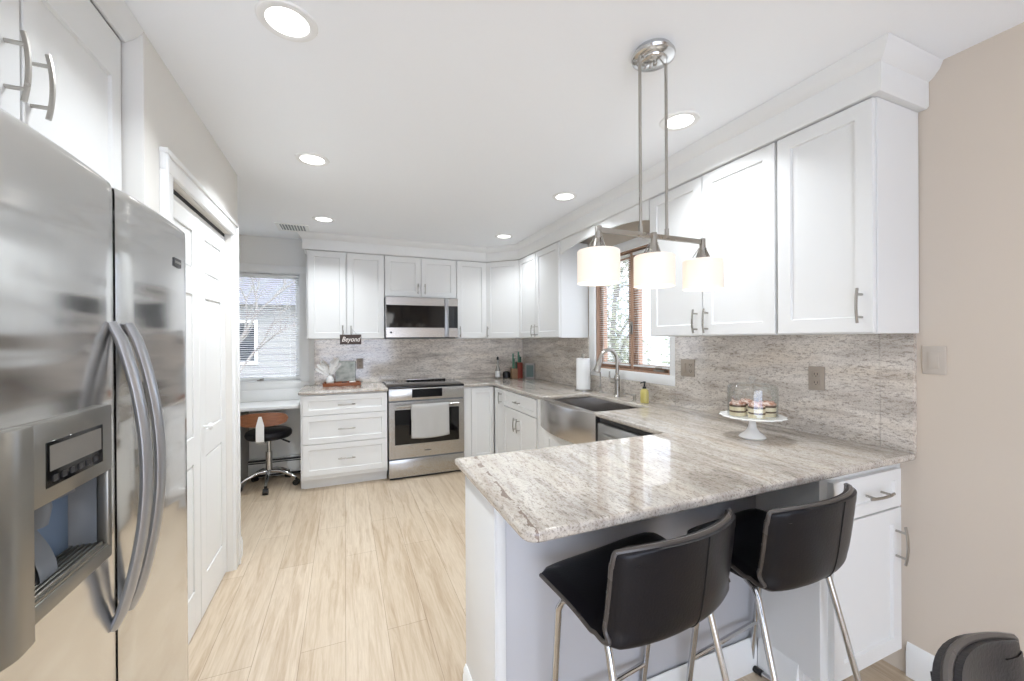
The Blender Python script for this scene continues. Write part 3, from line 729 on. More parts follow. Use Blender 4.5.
# door with window hole
mb = MB()
def ring_panel(mb, f, u0, u1, z0, z1, a, b, c_, d_, n0, n1):
    mb.box((u0, n0, z0), (a, n1, z1), f, .002, 1); mb.box((b, n0, z0), (u1, n1, z1), f, .002, 1)
    mb.box((a-.001, n0, z0), (b+.001, n1, c_), f, .001, 1); mb.box((a-.001, n0, d_), (b+.001, n1, z1), f, .001, 1)
ring_panel(mb, f, x0, x1, .212, .768, .447, 1.094, .345, .690, -.02, .006)
dr = mb.build('oven_door', STEEL, t)
MB().box((.446, -.015, .344), (1.095, .001, .691), f).build('oven_window', BLKGLASS, dr)
mb = MB(); mb.tube([f(.455, .045, .728), f(1.085, .045, .728)], .013, 12)
for u in (.475, 1.065): mb.tube([f(u, .004, .728), f(u, .045, .728)], .010, 8)
mb.build('handle', STEEL, dr)
MB().box((.735, .006, .268), (.80, .0075, .276), f).build('badge', mat('dark_range_badge', srgb(90, 90, 92), .4), dr)
MB().box((x0, -.02, .025), (x1, .004, .198), f, .003).build('storage_drawer', STEEL, t)
MB().box((x0+.01, -.05, .0), (x1-.01, -.03, .03), f).build('toe_plate', BLACK, t)
# towel over the handle
mb = MB(); P_ = []; nu = 22
def tow(u, s_):
    """s_ from -1 (back hem) over 0 (on bar) to 1 (front hem)"""
    fold = .004*math.sin(9*u)+.003*math.sin(23*u+1)
    L_ = .305+.018*math.sin(PI*(u*.9+.1))
    r = .0165
    if s_ < -.12: k = (-s_-.12)/.88; return (.045-r-.002+.3*fold*k, .728-k*.14)
    if s_ > .12: k = (s_-.12)/.88; return (.045+r+.002+fold*k+.006*k, .728-k*L_)
    a = s_/.12*PI/2; return (.045+r*math.sin(a), .728+r*math.cos(a))
for i in range(nu+1):
    u = i/nu; row = []
    for j in range(41):
        s_ = -1+2*j/40; nn, z = tow(u, s_)
        uu = .600+.372*u + (.008*(u-.5))*max(0, s_)
        row.append(f(uu, nn, z))
    P_.append(row)
mb.grid(P_); o = mb.build('dish_towel', TOWEL); so = o.modifiers.new('thickness', 'SOLIDIFY'); so.thickness = .003; so.offset = 0
tag(o, 'grey terry towel hanging over the oven door handle', 'towel')

# ================================================================== MICROWAVE
t = thing('over_range_microwave', 'stainless over-the-range microwave under the short wall cabinet', 'microwave', (.77, 4.35, 1.405)); f = FB(4.37)
x0, x1, z0, z1 = .389, 1.153, 1.408, 1.834
MB().box((x0, -.36, z0), (x1, -.003, z1), f, .003).build('cabinet_body', GREYPL, t)
mb = MB(); ring_panel(mb, f, x0, 1.02, z0+.002, z1, x0+.006, 1.005, z0+.105, z1-.085, -.002, .028); dr = mb.build('door', STEEL_V, t)
MB().box((x0+.005, -.002, z0+.104), (1.006, .018, z1-.084), f).build('door_window', BLKGLASS, dr)
mb = MB(); mb.box((1.005, .028, z0+.005), (1.045, .052, z1-.005), f, .008, 3); mb.build('handle', STEEL_D2, dr)
MB().box((1.022, -.002, z0+.002), (x1, .028, z0+.104), f, .002, 1).build('side_trim', STEEL_V, t); MB().box((1.022, -.002, z1-.084), (x1, .028, z1), f, .002, 1).build('side_trim', STEEL_V, t)
MB().box((1.022, -.002, z0+.104), (x1, .026, z1-.084), f, .001, 1).build('control_panel', BLKGLASS, t)
MB().box((.43, .028, z0+.045), (.452, .0295, z0+.062), f).build('badge', BLACK, dr)
MB().box((x0+.02, -.34, z0-.008), (x1-.02, -.02, z0), f).build('vent_grille', BLACK, t)

# ================================================================== DESK NOOK
t = thing('built_in_desk', 'white built-in desk under the far window beside the drawer cabinet', 'desk', (-1.05, 4.5, 0))
MB().box((-1.74, 4.30, .74), (-.387, 4.722, .772), bev=.004).build('desktop', TRIM, t)
MB().box((-.92, 4.34, 0), (-.895, 4.735, .739)).build('side_panel', mat('grey_side_panel', srgb(150, 148, 144), .6), t)
MB().box((-1.74, 4.722, .772), (-.387, 4.738, .884), bev=.002).build('back_panel', TRIM, t)
t = thing('baseboard_heater', 'long white baseboard heater with dark louvres under the desk', 'heater', (-.63, 4.70, 0))
MB().box((-.893, 4.70, .02), (-.40, 4.738, .20), bev=.004).build('casing', TRIM, t)
MB().box((-.893, 4.672, .045), (-.40, 4.70, .17), bev=.004).build('front_cover', W_GREY, t)
mb = MB(); mb.box((-.89, 4.668, .175), (-.42, 4.70, .188), bev=.002); mb.box((-.89, 4.671, .155), (-.42, 4.6745, .165), bev=.001); mb.box((-.89, 4.68, .022), (-.42, 4.70, .042)); mb.build('louvre', BLACK, t)

# desk stool on castors
cx, cy = -.675, 4.43
t = thing('swivel_stool', 'round black swivel stool with curved wooden back and chrome castor base', 'chair', (cx, cy, 0))
MB().lathe([(0, .455), (.14, .455), (.178, .465), (.193, .482), (.196, .505), (.188, .527), (.16, .541), (0, .545)], (cx, cy, 0), 40).build('seat', LEATHER, t)
# back: curved elliptical veneer panel on the camera side
mb = MB(); P1 = []; P2 = []
nu = 24; nv = 8
for j in range(nv+1):
    v = -1+2*j/nv; r1 = []; r2 = []
    for i in range(nu+1):
        u = -1+2*i/nu; hw = .235*(1-abs(v)**2.6*.22); hh = .062*(1-abs(u)**3)**.5 if abs(u) < 1 else .0
        a = u*.85; X_ = cx+.275*math.sin(a)*1.0-.02; Y_ = cy-.205-.04+.09*(1-math.cos(a))*1.3
        z = .672+v*max(hh, .004)
        r1.append(Vector((X_, Y_, z))); r2.append(Vector((X_, Y_+.010, z)))
    P1.append(r1); P2.append(r2)
mb.grid(P1); mb.grid([r[::-1] for r in P2])
edge = lambda P: P[0]+[r[-1] for r in P[1:]]+P[-1][-2::-1]+[r[0] for r in P[-2:0:-1]]
mb.grid([edge(P1)+[edge(P1)[0]], edge(P2)+[edge(P2)[0]]])
mb.build('backrest', WALNUT, t, weld=True)
mb = MB(); pr_ = [(cy-.10, .448), (cy-.20, .450), (cy-.258, .48), (cy-.262, .56), (cy-.256, .62), (cy-.254, .70)]
vs = []; 
for k, (yy, zz) in enumerate(pr_):
    wd = .032 if k < 5 else .012
    vs += [Vector((cx-.03-wd, yy, zz)), Vector((cx-.03+wd, yy, zz)), Vector((cx-.03+wd, yy+.005, zz+.004)), Vector((cx-.03-wd, yy+.005, zz+.004))]
mb.add(vs, [(k*4+i, k*4+(i+1) % 4, (k+1)*4+(i+1) % 4, (k+1)*4+i) for k in range(5) for i in range(4)]+[(0, 1, 2, 3), (20, 21, 22, 23)])
mb.build('back_bracket', WHITE_C, t)
mb = MB(); mb.lathe([(.028, .13), (.028, .33), (.017, .332), (.017, .456)], (cx, cy, 0), 20); mb.build('gas_column', CHROME, t)
mb = MB(); mb.tube([(cx, cy, .455), (cx+.09, cy-.02, .45), (cx+.17, cy-.04, .415)], .005, 8); mb.tube([(cx+.12, cy-.028, .438), (cx+.18, cy-.042, .41)], .009, 8); mb.build('height_lever', BLACK, t)
for k in range(5):
    a = math.radians(-88+72*k); dx, dy = math.cos(a), math.sin(a)
    mb = MB(); mb.tube([(cx+.02*dx, cy+.02*dy, .145), (cx+.10*dx, cy+.10*dy, .140), (cx+.19*dx, cy+.19*dy, .105), (cx+.245*dx, cy+.245*dy, .07)], [.020, .017, .014, .011], 10)
    leg = mb.build('leg', CHROME, t)
    mb = MB(); w_x, w_y = -dy, dx; c_ = Vector((cx+.245*dx, cy+.245*dy, .028))
    mb.tube([c_+Vector((w_x, w_y, 0))*-.022, c_+Vector((w_x, w_y, 0))*.022], .0275, 16); mb.tube([c_+Vector((0, 0, .02)), c_+Vector((0, 0, .05))], .012, 8)
    mb.build('castor', BLACK, leg)

# ================================================================== LIGHTS
for i, (x, y) in enumerate(((-.17, 1.52), (-.17, 2.62), (-.165, 3.87), (1.51, 1.50), (1.51, 2.61), (1.51, 3.84))):
    lab = ['round recessed ceiling light nearest the fridge', 'round recessed ceiling light in front of the pantry doors', 'round recessed ceiling light nearest the ceiling vent',
           'round recessed ceiling light just behind the pendant canopy', 'round recessed ceiling light in front of the sink window', 'round recessed ceiling light by the diagonal corner cabinet'][i]
    t = thing('recessed_light', lab, 'ceiling light', (x, y, ZC-.006), 'recessed ceiling lights')
    MB().lathe([(.065, -.0045), (.070, -.007), (.088, -.005), (.092, 0), (.066, 0)], (x, y, ZC-.0005), 40, cap=False).build('trim_ring', TRIM, t)
    MB().lathe([(0, -.0035), (.064, -.0035), (.066, -.002), (0, -.002)], (x, y, ZC-.0005), 32, cap=False).build('lens', LENS, t)
    L_ = bpy.data.lights.new('downlight', 'AREA'); L_.shape = 'DISK'; L_.size = .12; L_.energy = LAMP_W*(.75, 1.25, .85, .6, .55, .42)[i]; L_.color = (.88, .94, 1); L_.spread = math.radians(125)
    lo_ = bpy.data.objects.new('downlight', L_); COL.objects.link(lo_); lo_.location = (x, y, ZC-.012)
# two unseen downlights added behind the camera to brighten the beige wall
for x, y in ((-.9, -.7), (1.1, -.7)):
    t = thing('recessed_light', 'added unseen ceiling light over the dining side, '+('farther from' if x < 0 else 'nearer to')+' the beige wall', 'ceiling light', (x, y, ZC-.006), 'recessed ceiling lights')
    MB().lathe([(.065, -.0045), (.070, -.007), (.088, -.005), (.092, 0), (.066, 0)], (x, y, ZC-.0005), 40, cap=False).build('trim_ring', TRIM, t)
    MB().lathe([(0, -.0035), (.064, -.0035), (.066, -.002), (0, -.002)], (x, y, ZC-.0005), 32, cap=False).build('lens', LENS, t)
    L_ = bpy.data.lights.new('downlight', 'AREA'); L_.shape = 'DISK'; L_.size = .12; L_.energy = LAMP_W*.6; L_.color = (.88, .94, 1); L_.spread = math.radians(140)
    lo_ = bpy.data.objects.new('downlight', L_); COL.objects.link(lo_); lo_.location = (x, y, ZC-.012)
# ceiling vent
t = thing('ceiling_vent', 'white louvred vent on the ceiling above the desk window', 'vent', (-.435, 4.25, ZC-.01))
mb = MB(); x0, x1, y0, y1 = -.575, -.305, 4.12, 4.40; z0_, z1_ = ZC-.008, ZC-.0005
for a, b in (((x0, y0), (x1, y0+.03)), ((x0, y1-.03), (x1, y1)), ((x0, y0+.03), (x0+.03, y1-.03)), ((x1-.03, y0+.03), (x1, y1-.03))): mb.box((a[0], a[1], z0_), (b[0], b[1], z1_))
mb.build('frame', TRIM, t)
mb = MB(); 
for k in range(9):
    x = x0+.038+k*.024; mb.add([Vector((x, y0+.03, z1_)), Vector((x, y1-.03, z1_)), Vector((x+.014, y1-.03, z0_)), Vector((x+.014, y0+.03, z0_)), Vector((x+.002, y0+.03, z1_)), Vector((x+.002, y1-.03, z1_)), Vector((x+.016, y1-.03, z0_)), Vector((x+.016, y0+.03, z0_))], [(0, 1, 2, 3), (7, 6, 5, 4), (0, 4, 5, 1), (2, 6, 7, 3), (1, 5, 6, 2), (0, 3, 7, 4)])
mb.build('louvres', TRIM, t)
MB().box((x0+.03, y0+.03, ZC-.0015), (x1-.03, y1-.03, ZC-.0005)).build('duct', GREYPL, t)

# pendant
PX, PY = 1.053, 1.171
t = thing('linear_pendant', 'brushed nickel linear pendant with three lit drum shades over the peninsula', 'pendant light', (PX, PY, ZC))
mb = MB(); mb.lathe([(0, 2.392), (.044, 2.392), (.048, 2.395), (.050, 2.401), (.064, 2.403), (.075, 2.409), (.078, 2.417), (.074, 2.426), (.066, 2.431), (.064, 2.4395)], (PX, PY, 0), 40); cpy = mb.build('canopy', CHROME, t)
MB().lathe([(0, 2.379), (.007, 2.381), (.009, 2.387), (.007, 2.392)], (PX, PY-.01, 0), 14).build('canopy_nut', NICKEL, cpy)
for dx in (-.061, .061):
    mb = MB(); mb.tube([(PX+dx, PY, 1.757), (PX+dx, PY, 2.406)], .0055, 10); mb.tube([(PX+dx, PY, 1.757), (PX+dx, PY, 1.79)], .008, 10); mb.build('rod', NICKEL, t)
mb = MB(); mb.box((PX-.245, PY-.006, 1.748), (PX+.245, PY+.006, 1.766), bev=.002); mb.build('crossbar', NICKEL, t)
for dx in (-.243, 0, .241):
    c_ = (PX+dx, PY, 0)
    mb = MB(); mb.lathe([(0, 1.770), (.011, 1.770), (.012, 1.768), (.012, 1.732), (.015, 1.733), (.0155, 1.725)], c_, 20)
    mb.lathe([(.0155, 1.726), (.024, 1.700), (.025, 1.686), (0, 1.686)], c_, 20, cap=False); so_ = mb.build('socket', NICKEL, t)
    mb = MB(); 
    for a in range(3):
        aa = a*2*PI/3+.4; mb.tube([(c_[0]+.014*math.cos(aa), PY+.014*math.sin(aa), 1.733), (c_[0]+.034*math.cos(aa), PY+.034*math.sin(aa), 1.700), (c_[0]+.04*math.cos(aa), PY+.04*math.sin(aa), 1.685)], .0018, 6)
    mb.build('shade_spider', NICKEL, so_)
    mb = MB(); R_ = .0725
    mb.lathe([(R_-.003, 1.574), (R_, 1.572), (R_, 1.682), (R_-.004, 1.6855), (.02, 1.6855), (.02, 1.684), (R_-.005, 1.683), (R_-.003, 1.681), (R_-.003, 1.574)], c_, 48, cap=False)
    sh = mb.build('lamp_shade', SHADE, t)
    MB().lathe([(0, 1.5765), (R_-.004, 1.5765), (R_-.004, 1.579), (0, 1.579)], c_, 40, cap=False).build('diffuser', DIFF, sh)
    L_ = bpy.data.lights.new('pendant_bulb', 'POINT'); L_.energy = PEND_W; L_.color = (1, .93, .84); L_.shadow_soft_size = .06
    lo_ = bpy.data.objects.new('pendant_bulb', L_); COL.objects.link(lo_); lo_.location = (c_[0], PY, 1.50)

# ================================================================== BAR STOOLS
def make_stool(label, group='black leather counter stools', fw=1.0):
    t = thing('counter_stool', label, 'stool', (0, 0, 0), group)
    # centre line of the shell, side view: (y, z, half width)
    key = [(.170, .648, .200), (.16, .657, .214), (.11, .659, .219), (.0, .644, .224), (-.10, .624, .234), (-.155, .624, .240), (-.19, .645, .243), (-.205, .69, .244), (-.215, .76, .243), (-.224, .840, .242), (-.228, .876, .239), (-.229, .885, .232)]
    key = [(y, z, hw*(1+(fw-1)*min(1, max(0, (y+.2)/.3)))) for y, z, hw in key]
    # resample smoothly
    S = []
    for i in range(len(key)-1):
        p0, p1, p2, p3 = key[max(i-1, 0)], key[i], key[i+1], key[min(i+2, len(key)-1)]
        for k in range(4):
            s_ = k/4; S.append(tuple(.5*((2*p1[c])+(-p0[c]+p2[c])*s_+(2*p0[c]-5*p1[c]+4*p2[c]-p3[c])*s_*s_+(-p0[c]+3*p1[c]-3*p2[c]+p3[c])*s_**3) for c in range(3)))
    S.append(key[-1]); n_ = len(S); nu = 20
    A = []; B = []
    for i, (y, z, hw) in enumerate(S):
        y_a, z_a = S[max(i-1, 0)][:2]; y_b, z_b = S[min(i+1, n_-1)][:2]
        d_ = Vector((0, y_b-y_a, z_b-z_a)).normalized(); nn = Vector((0, -d_.z, d_.y)); 
        if nn.z < 0 and i < 10: nn = -nn
        nn = Vector((0, d_.z, -d_.y))   # points up/forward (inner side)
        th = .030 if .02 < i/n_ < .98 else .012
        bt = min(1, max(0, ((-.06-y)/.14)*.55+max(0, z-.63)/.05*.45)) if y < -.06 else 0; back = bt*bt*(3-2*bt)
        ra, rb = [], []
        for j in range(nu+1):
            u = -1+2*j/nu
            yy = y+back*.075*abs(u)**2.2 + (-.02*abs(u)**4 if i < 6 else 0)
            zz = z-.020*back*abs(u)**3*(1 if i > n_*.8 else 0) + .008*(u*u)*(1-back) + .010*abs(u)**5*max(0, 1-abs(z-.628)/.03)*(1 if y < -.08 else 0)
            p = Vector((u*hw, yy, zz)); e = 1-max(0, (abs(u)-.93)/.07)*.55
            ra.append(p+nn*th/2*e); rb.append(p-nn*th/2*e)
        A.append(ra); B.append(rb)
    mb = MB(); mb.grid(A); mb.grid([r[::-1] for r in B])
    mb.grid([[A[i][0] for i in range(n_)], [B[i][0] for i in range(n_)]]); mb.grid([[B[i][-1] for i in range(n_)], [A[i][-1] for i in range(n_)]])
    mb.grid([A[0], B[0]]); mb.grid([B[-1], A[-1]])
    mb.build('seat_shell', LEATHER, t, ang=60, weld=True)
    # piping along the rim
    rim = [(A[i][0]+B[i][0])/2 for i in range(n_)]+[(A[-1][j]+B[-1][j])/2 for j in range(1, nu)]+[(A[i][-1]+B[i][-1])/2 for i in range(n_-1, -1, -1)]+[(A[0][j]+B[0][j])/2 for j in range(nu-1, 0, -1)]
    mb = MB(); mb.tube(rim, .0068, 8, closed=True); mb.build('piping', PIPING, t)
    mb = MB(); k0 = next(i for i in range(n_) if S[i][1] < .60 or (S[i][0] < -.15))
    mb.tube([B[i][nu//2]-Vector((0, 0, 0)) for i in range(k0, n_-1)], .0022, 6); mb.build('seam', STITCH, t)
    r = .0105
    for sx in (-1, 1):
        mb = MB(); mb.tube([(sx*.165*fw, .06, .615), (sx*.183*fw, .085, .610), (sx*.188*fw, .10, .58), (sx*.200, .166, .03), (sx*.201, .166, .012)], r, 10); mb.build('leg', CHROME, t)
        mb = MB(); mb.tube([(sx*.18, -.05, .600), (sx*.198, -.085, .597), (sx*.203, -.10, .57), (sx*.228, -.235, .03), (sx*.229, -.235, .012)], r, 10); mb.build('leg', CHROME, t)
        mb = MB(); mb.tube([(sx*.201, .166, .012), (sx*.229, -.235, .012)], r, 10); rail_ = mb.build('floor_rail', CHROME, t)
        for yy, xx in ((.14, .203), (-.20, .2265)):
            mb = MB(); mb.tube([(sx*xx, yy-.02, .0125), (sx*xx, yy+.02, .0125)], .0125, 10); mb.build('rubber_foot', BLACK, rail_)
    mb = MB(); mb.tube([(-.196, .143, .215), (.196, .143, .215)], .009, 10); mb.build('footrest', CHROME, t)
    mb = MB(); mb.box((-.175, -.10, .590), (.175, .10, .602), bev=.003); mb.build('seat_plate', BLACK, t)
    return t
s1 = make_stool('black leather counter stool nearest the peninsula corner, back to the room', fw=1.14)
s2 = make_stool('black leather counter stool in front of the wall-end cabinet'); s3 = copy_tree(s2)
s1.location = (.808, .985, 0); s1.rotation_euler.z = math.radians(8)
s2.location = (1.372, .985, 0); s2.rotation_euler.z = math.radians(6)
s2['label'] = 'black leather counter stool in front of the wall-end cabinet'
s3.location = (.885, .085, 0); s3.rotation_euler.z = math.radians(200)
s3['label'] = 'black leather counter stool mostly out of frame, standing near the beige wall'

# ================================================================== SINK AREA OBJECTS
Zc = .9145
bx, by = 2.035, 2.69
t = thing('kitchen_faucet', 'tall brushed nickel pull-down faucet behind the sink', 'faucet', (bx, by, Zc))
mb = MB(); mb.lathe([(.030, 0), (.030, .006), (.024, .012), (.022, .05), (.0225, .14), (.024, .15), (.021, .17), (.014, .18), (.0125, .2)], (bx, by, Zc), 24); mb.build('faucet_body', NICKEL, t)
P_ = [(bx, by, Zc+.19), (bx, by, Zc+.27)]+[(bx-.082+.082*math.cos(a), by, Zc+.285+.095*math.sin(a)) for a in [PI*k/12 for k in range(0, 12)]]
mb = MB(); mb.tube(P_, .0142, 14); mb.build('spout', NICKEL, t)
e_ = Vector(P_[-1]); dr_ = (Vector(P_[-1])-Vector(P_[-2])).normalized()
mb = MB(); mb.tube([e_, e_+dr_*.02, e_+dr_*.09, e_+dr_*.11], [.016, .019, .026, .024], 16); mb.build('spray_head', NICKEL, t)
mb = MB(); mb.tube([(bx, by, Zc+.12), (bx-.02, by+.03, Zc+.118), (bx-.03, by+.045, Zc+.12)], [.016, .015, .013], 12); mb.tube([(bx-.03, by+.045, Zc+.12), (bx-.035, by+.055, Zc+.16), (bx-.03, by+.06, Zc+.20)], [.008, .007, .006], 10); mb.build('lever', NICKEL, t)
bx, by = 2.04, 2.93
t = thing('filter_faucet', 'small thin gooseneck water filter faucet between paper towel and main faucet', 'faucet', (bx, by, Zc))
mb = MB(); mb.lathe([(.018, 0), (.018, .006), (.011, .012), (.010, .05)], (bx, by, Zc), 16); mb.build('faucet_body', NICKEL, t)
mb = MB(); mb.tube([(bx, by, Zc+.04), (bx, by, Zc+.15)]+[(bx-.05+.05*math.cos(PI*k/10), by, Zc+.16+.05*math.sin(PI*k/10)) for k in range(11)]+[(bx-.10, by, Zc+.12)], .0055, 10); mb.build('spout', NICKEL, t)
mb = MB(); mb.tube([(bx, by, Zc+.05), (bx-.03, by-.02, Zc+.055)], .006, 8); mb.build('lever', NICKEL, t)
bx, by = 2.0, 3.14
t = thing('paper_towel_holder', 'paper towel roll on a round metal holder beside the window', 'paper towel', (bx, by, Zc))
mb = MB(); mb.lathe([(.075, 0), (.075, .008), (.068, .012), (0, .012)], (bx, by, Zc), 32); mb.build('holder_base', NICKEL, t)
mb = MB(); mb.tube([(bx, by, Zc+.012), (bx, by, Zc+.31)], .006, 10); mb.lathe([(0, .30), (.014, .302), (.018, .315), (.012, .33), (0, .333)], (bx, by, Zc), 16, cap=False); mb.build('holder_post', NICKEL, t)
mb = MB(); mb.lathe([(.021, .014), (.062, .014), (.063, .02), (.063, .288), (.062, .292), (.021, .292), (.021, .014)], (bx, by, Zc), 36, cap=False); mb.build('paper_roll', PAPER, t)
bx, by = 2.01, 2.34
t = thing('soap_bottle', 'clear bottle of yellow hand soap with a black pump beside the sink', 'soap bottle', (bx, by, Zc))
mb = MB(); mb.lathe([(.030, 0), (.034, .004), (.034, .075), (.030, .092), (.014, .104), (0, .104)], (bx, by, Zc), 28, f=lambda x, y, z: Vector((x*.75, y, z))); mb.build('bottle', YELLOW, t)
mb = MB(); mb.lathe([(.0145, .104), (.0145, .118), (.006, .120), (.005, .145), (.010, .146), (.010, .156), (0, .157)], (bx, by, Zc), 16); mb.tube([(bx, by, Zc+.151), (bx-.03, by, Zc+.149), (bx-.036, by, Zc+.142)], .0045, 8); mb.build('pump', BLACK, t)
bx, by = 2.0, 2.44
t = thing('soap_dispenser', 'small chrome deck-mounted dispenser between faucet and soap bottle', 'soap dispenser', (bx, by, Zc))
mb = MB(); mb.lathe([(.018, 0), (.018, .006), (.012, .010), (.011, .035), (.014, .040), (.012, .052), (0, .054)], (bx, by, Zc), 18); mb.build('dispenser_base', NICKEL, t)
mb = MB(); mb.tube([(bx, by, Zc+.044), (bx-.05, by+.02, Zc+.056), (bx-.075, by+.03, Zc+.050)], .0055, 10); mb.build('nozzle', NICKEL, t)

# corner counter items
bx, by = 1.70, 4.56
t = thing('oil_bottle', 'slim clear oil bottle by the splash in the far corner', 'bottle', (bx, by, Zc))
mb = MB(); mb.lathe([(.026, 0), (.030, .006), (.030, .10), (.012, .16), (.011, .22), (0, .222)], (bx, by, Zc), 22); mb.build('bottle', mat('pale_bottle_glass', srgb(170, 168, 160), .1), t)
mb = MB(); mb.lathe([(.013, .222), (.014, .25), (.006, .262), (0, .264)], (bx, by, Zc), 16); mb.build('stopper', BLACK, t)
mb = MB(); mb.lathe([(.0305, .02), (.0308, .09)], (bx, by, Zc), 22, cap=False); mb.build('paper_label', PAPER, t)
bx, by = 1.80, 4.53
mb = MB(); mb.lathe([(.035, 0), (.045, .008), (.046, .05), (.040, .075), (.02, .085), (0, .086)], (bx, by, Zc), 24); o = mb.build('black_bowl', BLACK); tag(o, 'small round black jar between the oil bottle and knife block', 'jar')
o.name = 'black_jar'
bx, by = 1.93, 4.48
t = thing('knife_block', 'brick-red and bamboo knife block with green handled knives', 'knife block', (bx, by, Zc))
MB().box((bx-.085, by-.045, Zc), (bx-.02, by+.045, Zc+.12), bev=.004).build('bamboo_side', TANB, t)
MB().box((bx-.019, by-.045, Zc), (bx+.045, by+.045, Zc+.19), bev=.004).build('red_block', REDBR, t)
for i, (dx, dy, h, k_) in enumerate(((-.07, -.02, .30, 0), (-.045, .01, .24, 0), (-.03, -.02, .20, 1), (.0, -.02, .32, 0), (.02, .01, .28, 1), (.03, -.015, .26, 1))):
    z_ = Zc+(.10 if dx < -.02 else .17)
    mb = MB(); mb.box((bx+dx-.009, by+dy-.006, z_), (bx+dx+.009, by+dy+.006, Zc+h), bev=.003); mb.build('knife_handle', (GREEN, DKGREEN)[k_], t)
bx, by = 2.035, 4.36
t = thing('picture_frame', 'small grey standing picture frame in the far counter corner', 'picture frame', (bx, by, Zc))
ff = Fr(bx, by, (.87, -.5), (-.5, -.87))
mb = MB(); ring_panel(mb, ff, -.06, .06, Zc, Zc+.18, -.042, .042, Zc+.02, Zc+.16, -.006, .006); mb.build('frame', mat('silver_grey_frame', srgb(150, 144, 138), .35), t)
mb = MB(); mb.box((-.043, -.004, Zc+.019), (.043, .001, Zc+.161), ff); mb.build('picture', mat('teal_dark_print', srgb(84, 104, 96), .3), t)

# tray group by the range
bx, by = -.03, 4.56
t = thing('wooden_tray', 'reddish wooden tray with low rim on the short granite counter', 'tray', (bx, by, Zc))
mb = MB(); mb.box((bx-.18, by-.09, Zc), (bx+.18, by+.09, Zc+.008), bev=.003)
for a, b in (((-.18, -.09), (.18, -.08)), ((-.18, .08), (.18, .09)), ((-.18, -.08), (-.17, .08)), ((.17, -.08), (.18, .08))): mb.box((bx+a[0], by+a[1], Zc+.006), (bx+b[0], by+b[1], Zc+.034), bev=.003)
mb.build('tray_body', WOODRED, t)
for s_ in (-1, 1):
    mb = MB(); mb.tube([(bx+s_*.18, by-.03, Zc+.022), (bx+s_*.20, by-.025, Zc+.032), (bx+s_*.20, by+.025, Zc+.032), (bx+s_*.18, by+.03, Zc+.022)], .005, 8); mb.build('tray_handle', NICKEL, t)
vx, vy, vz = bx-.115, by, Zc+.0085
t = thing('bud_vase', 'small white vase standing on the wooden tray', 'vase', (vx, vy, vz))
mb = MB(); mb.lathe([(.024, 0), (.034, .01), (.040, .04), (.034, .07), (.018, .092), (.019, .102), (.014, .102), (.013, .09), (.0, .088)], (vx, vy, vz), 28, cap=False); mb.build('vase_body', WHITE_C, t)
# feathery plume stems
def plume(name, base, direction, L_, label):
    mb = MB(); b = Vector(base); d0 = Vector(direction).normalized(); up = Vector((0, 0, 1)); pts = []
    for i in range(13):
        v = i/12; p = b+d0*L_*v+Vector((d0.x, d0.y, -.35))*L_*.30*v*v; pts.append(p)
    mb.tube(pts, .0016, 6)
    for i in range(3, 13):
        d_ = (pts[min(i+1, 12)]-pts[i-1]).normalized(); s_ = d_.cross(Vector((0, -1, .15))).normalized()
        for q in range(5):
            pc = pts[i-1].lerp(pts[i], q/5)
            for sg in (-1, 1):
                ln = (.030+.006*random.random())*math.sin(PI*min(1, (i-1+q/5)/12.6))**.6
                tip = pc+(s_*sg*.72+d_*.75+Vector((0, random.uniform(-.5, .5), 0))).normalized()*ln
                wv = d_*.0065
                mb.add([pc-wv, pc+wv, tip+wv*.3, tip-wv*.3, (pc+tip)/2+Vector((0, .002, 0))], [(0, 1, 4), (1, 2, 4), (2, 3, 4), (3, 0, 4)])
    o = mb.build(name, FEATHER, recalc=False); tag(o, label, 'feather', 'white feathers in the small vase'); return o
for k, (dx, dy, dz, L_) in enumerate(((-.75, -.1, 1, .17), (-.45, .1, 1, .19), (.15, 0, 1, .20), (.38, -.1, 1, .22), (.62, .1, 1, .17), (-1.0, 0, .8, .14))):
    plume('feather', (vx, vy, vz+.085), (dx*.8, dy*.5, dz), L_, 'white feather among those fanning out of the small vase')
t = thing('canvas_print', 'small pale grey-green picture leaning on the splash behind the tray', 'picture', (.01, 4.665, Zc))
mb = MB(); 
def cf(x, n_, z): return Vector((x, 4.665+.16*(z-Zc)*.2-n_, z))
mb.box((-.095, -.008, Zc+.001), (.105, .008, Zc+.245), cf, .002, 1); mb.build('canvas_edge', mat('dark_print_edge', srgb(96, 92, 88), .6), t)
mb = MB(); mb.box((-.093, .008, Zc+.004), (.101, .0095, Zc+.243), cf); mb.build('print', PHOTO, t)
mb = MB(); mb.lathe([(.030, 0), (.032, .004), (.032, .034), (.028, .037), (0, .037)], (bx+.10, by-.03, Zc+.0085), 24); o = mb.build('candle_jar', WHITE_C); tag(o, 'low white candle jar at the range end of the tray', 'candle')
mb = MB(); mb.lathe([(.022, 0), (.026, .004), (.026, .028), (.0, .028)], (bx+.02, by-.02, Zc+.0085), 20); o = mb.build('black_jar', BLACK); tag(o, 'small black dish in the middle of the wooden tray', 'dish')
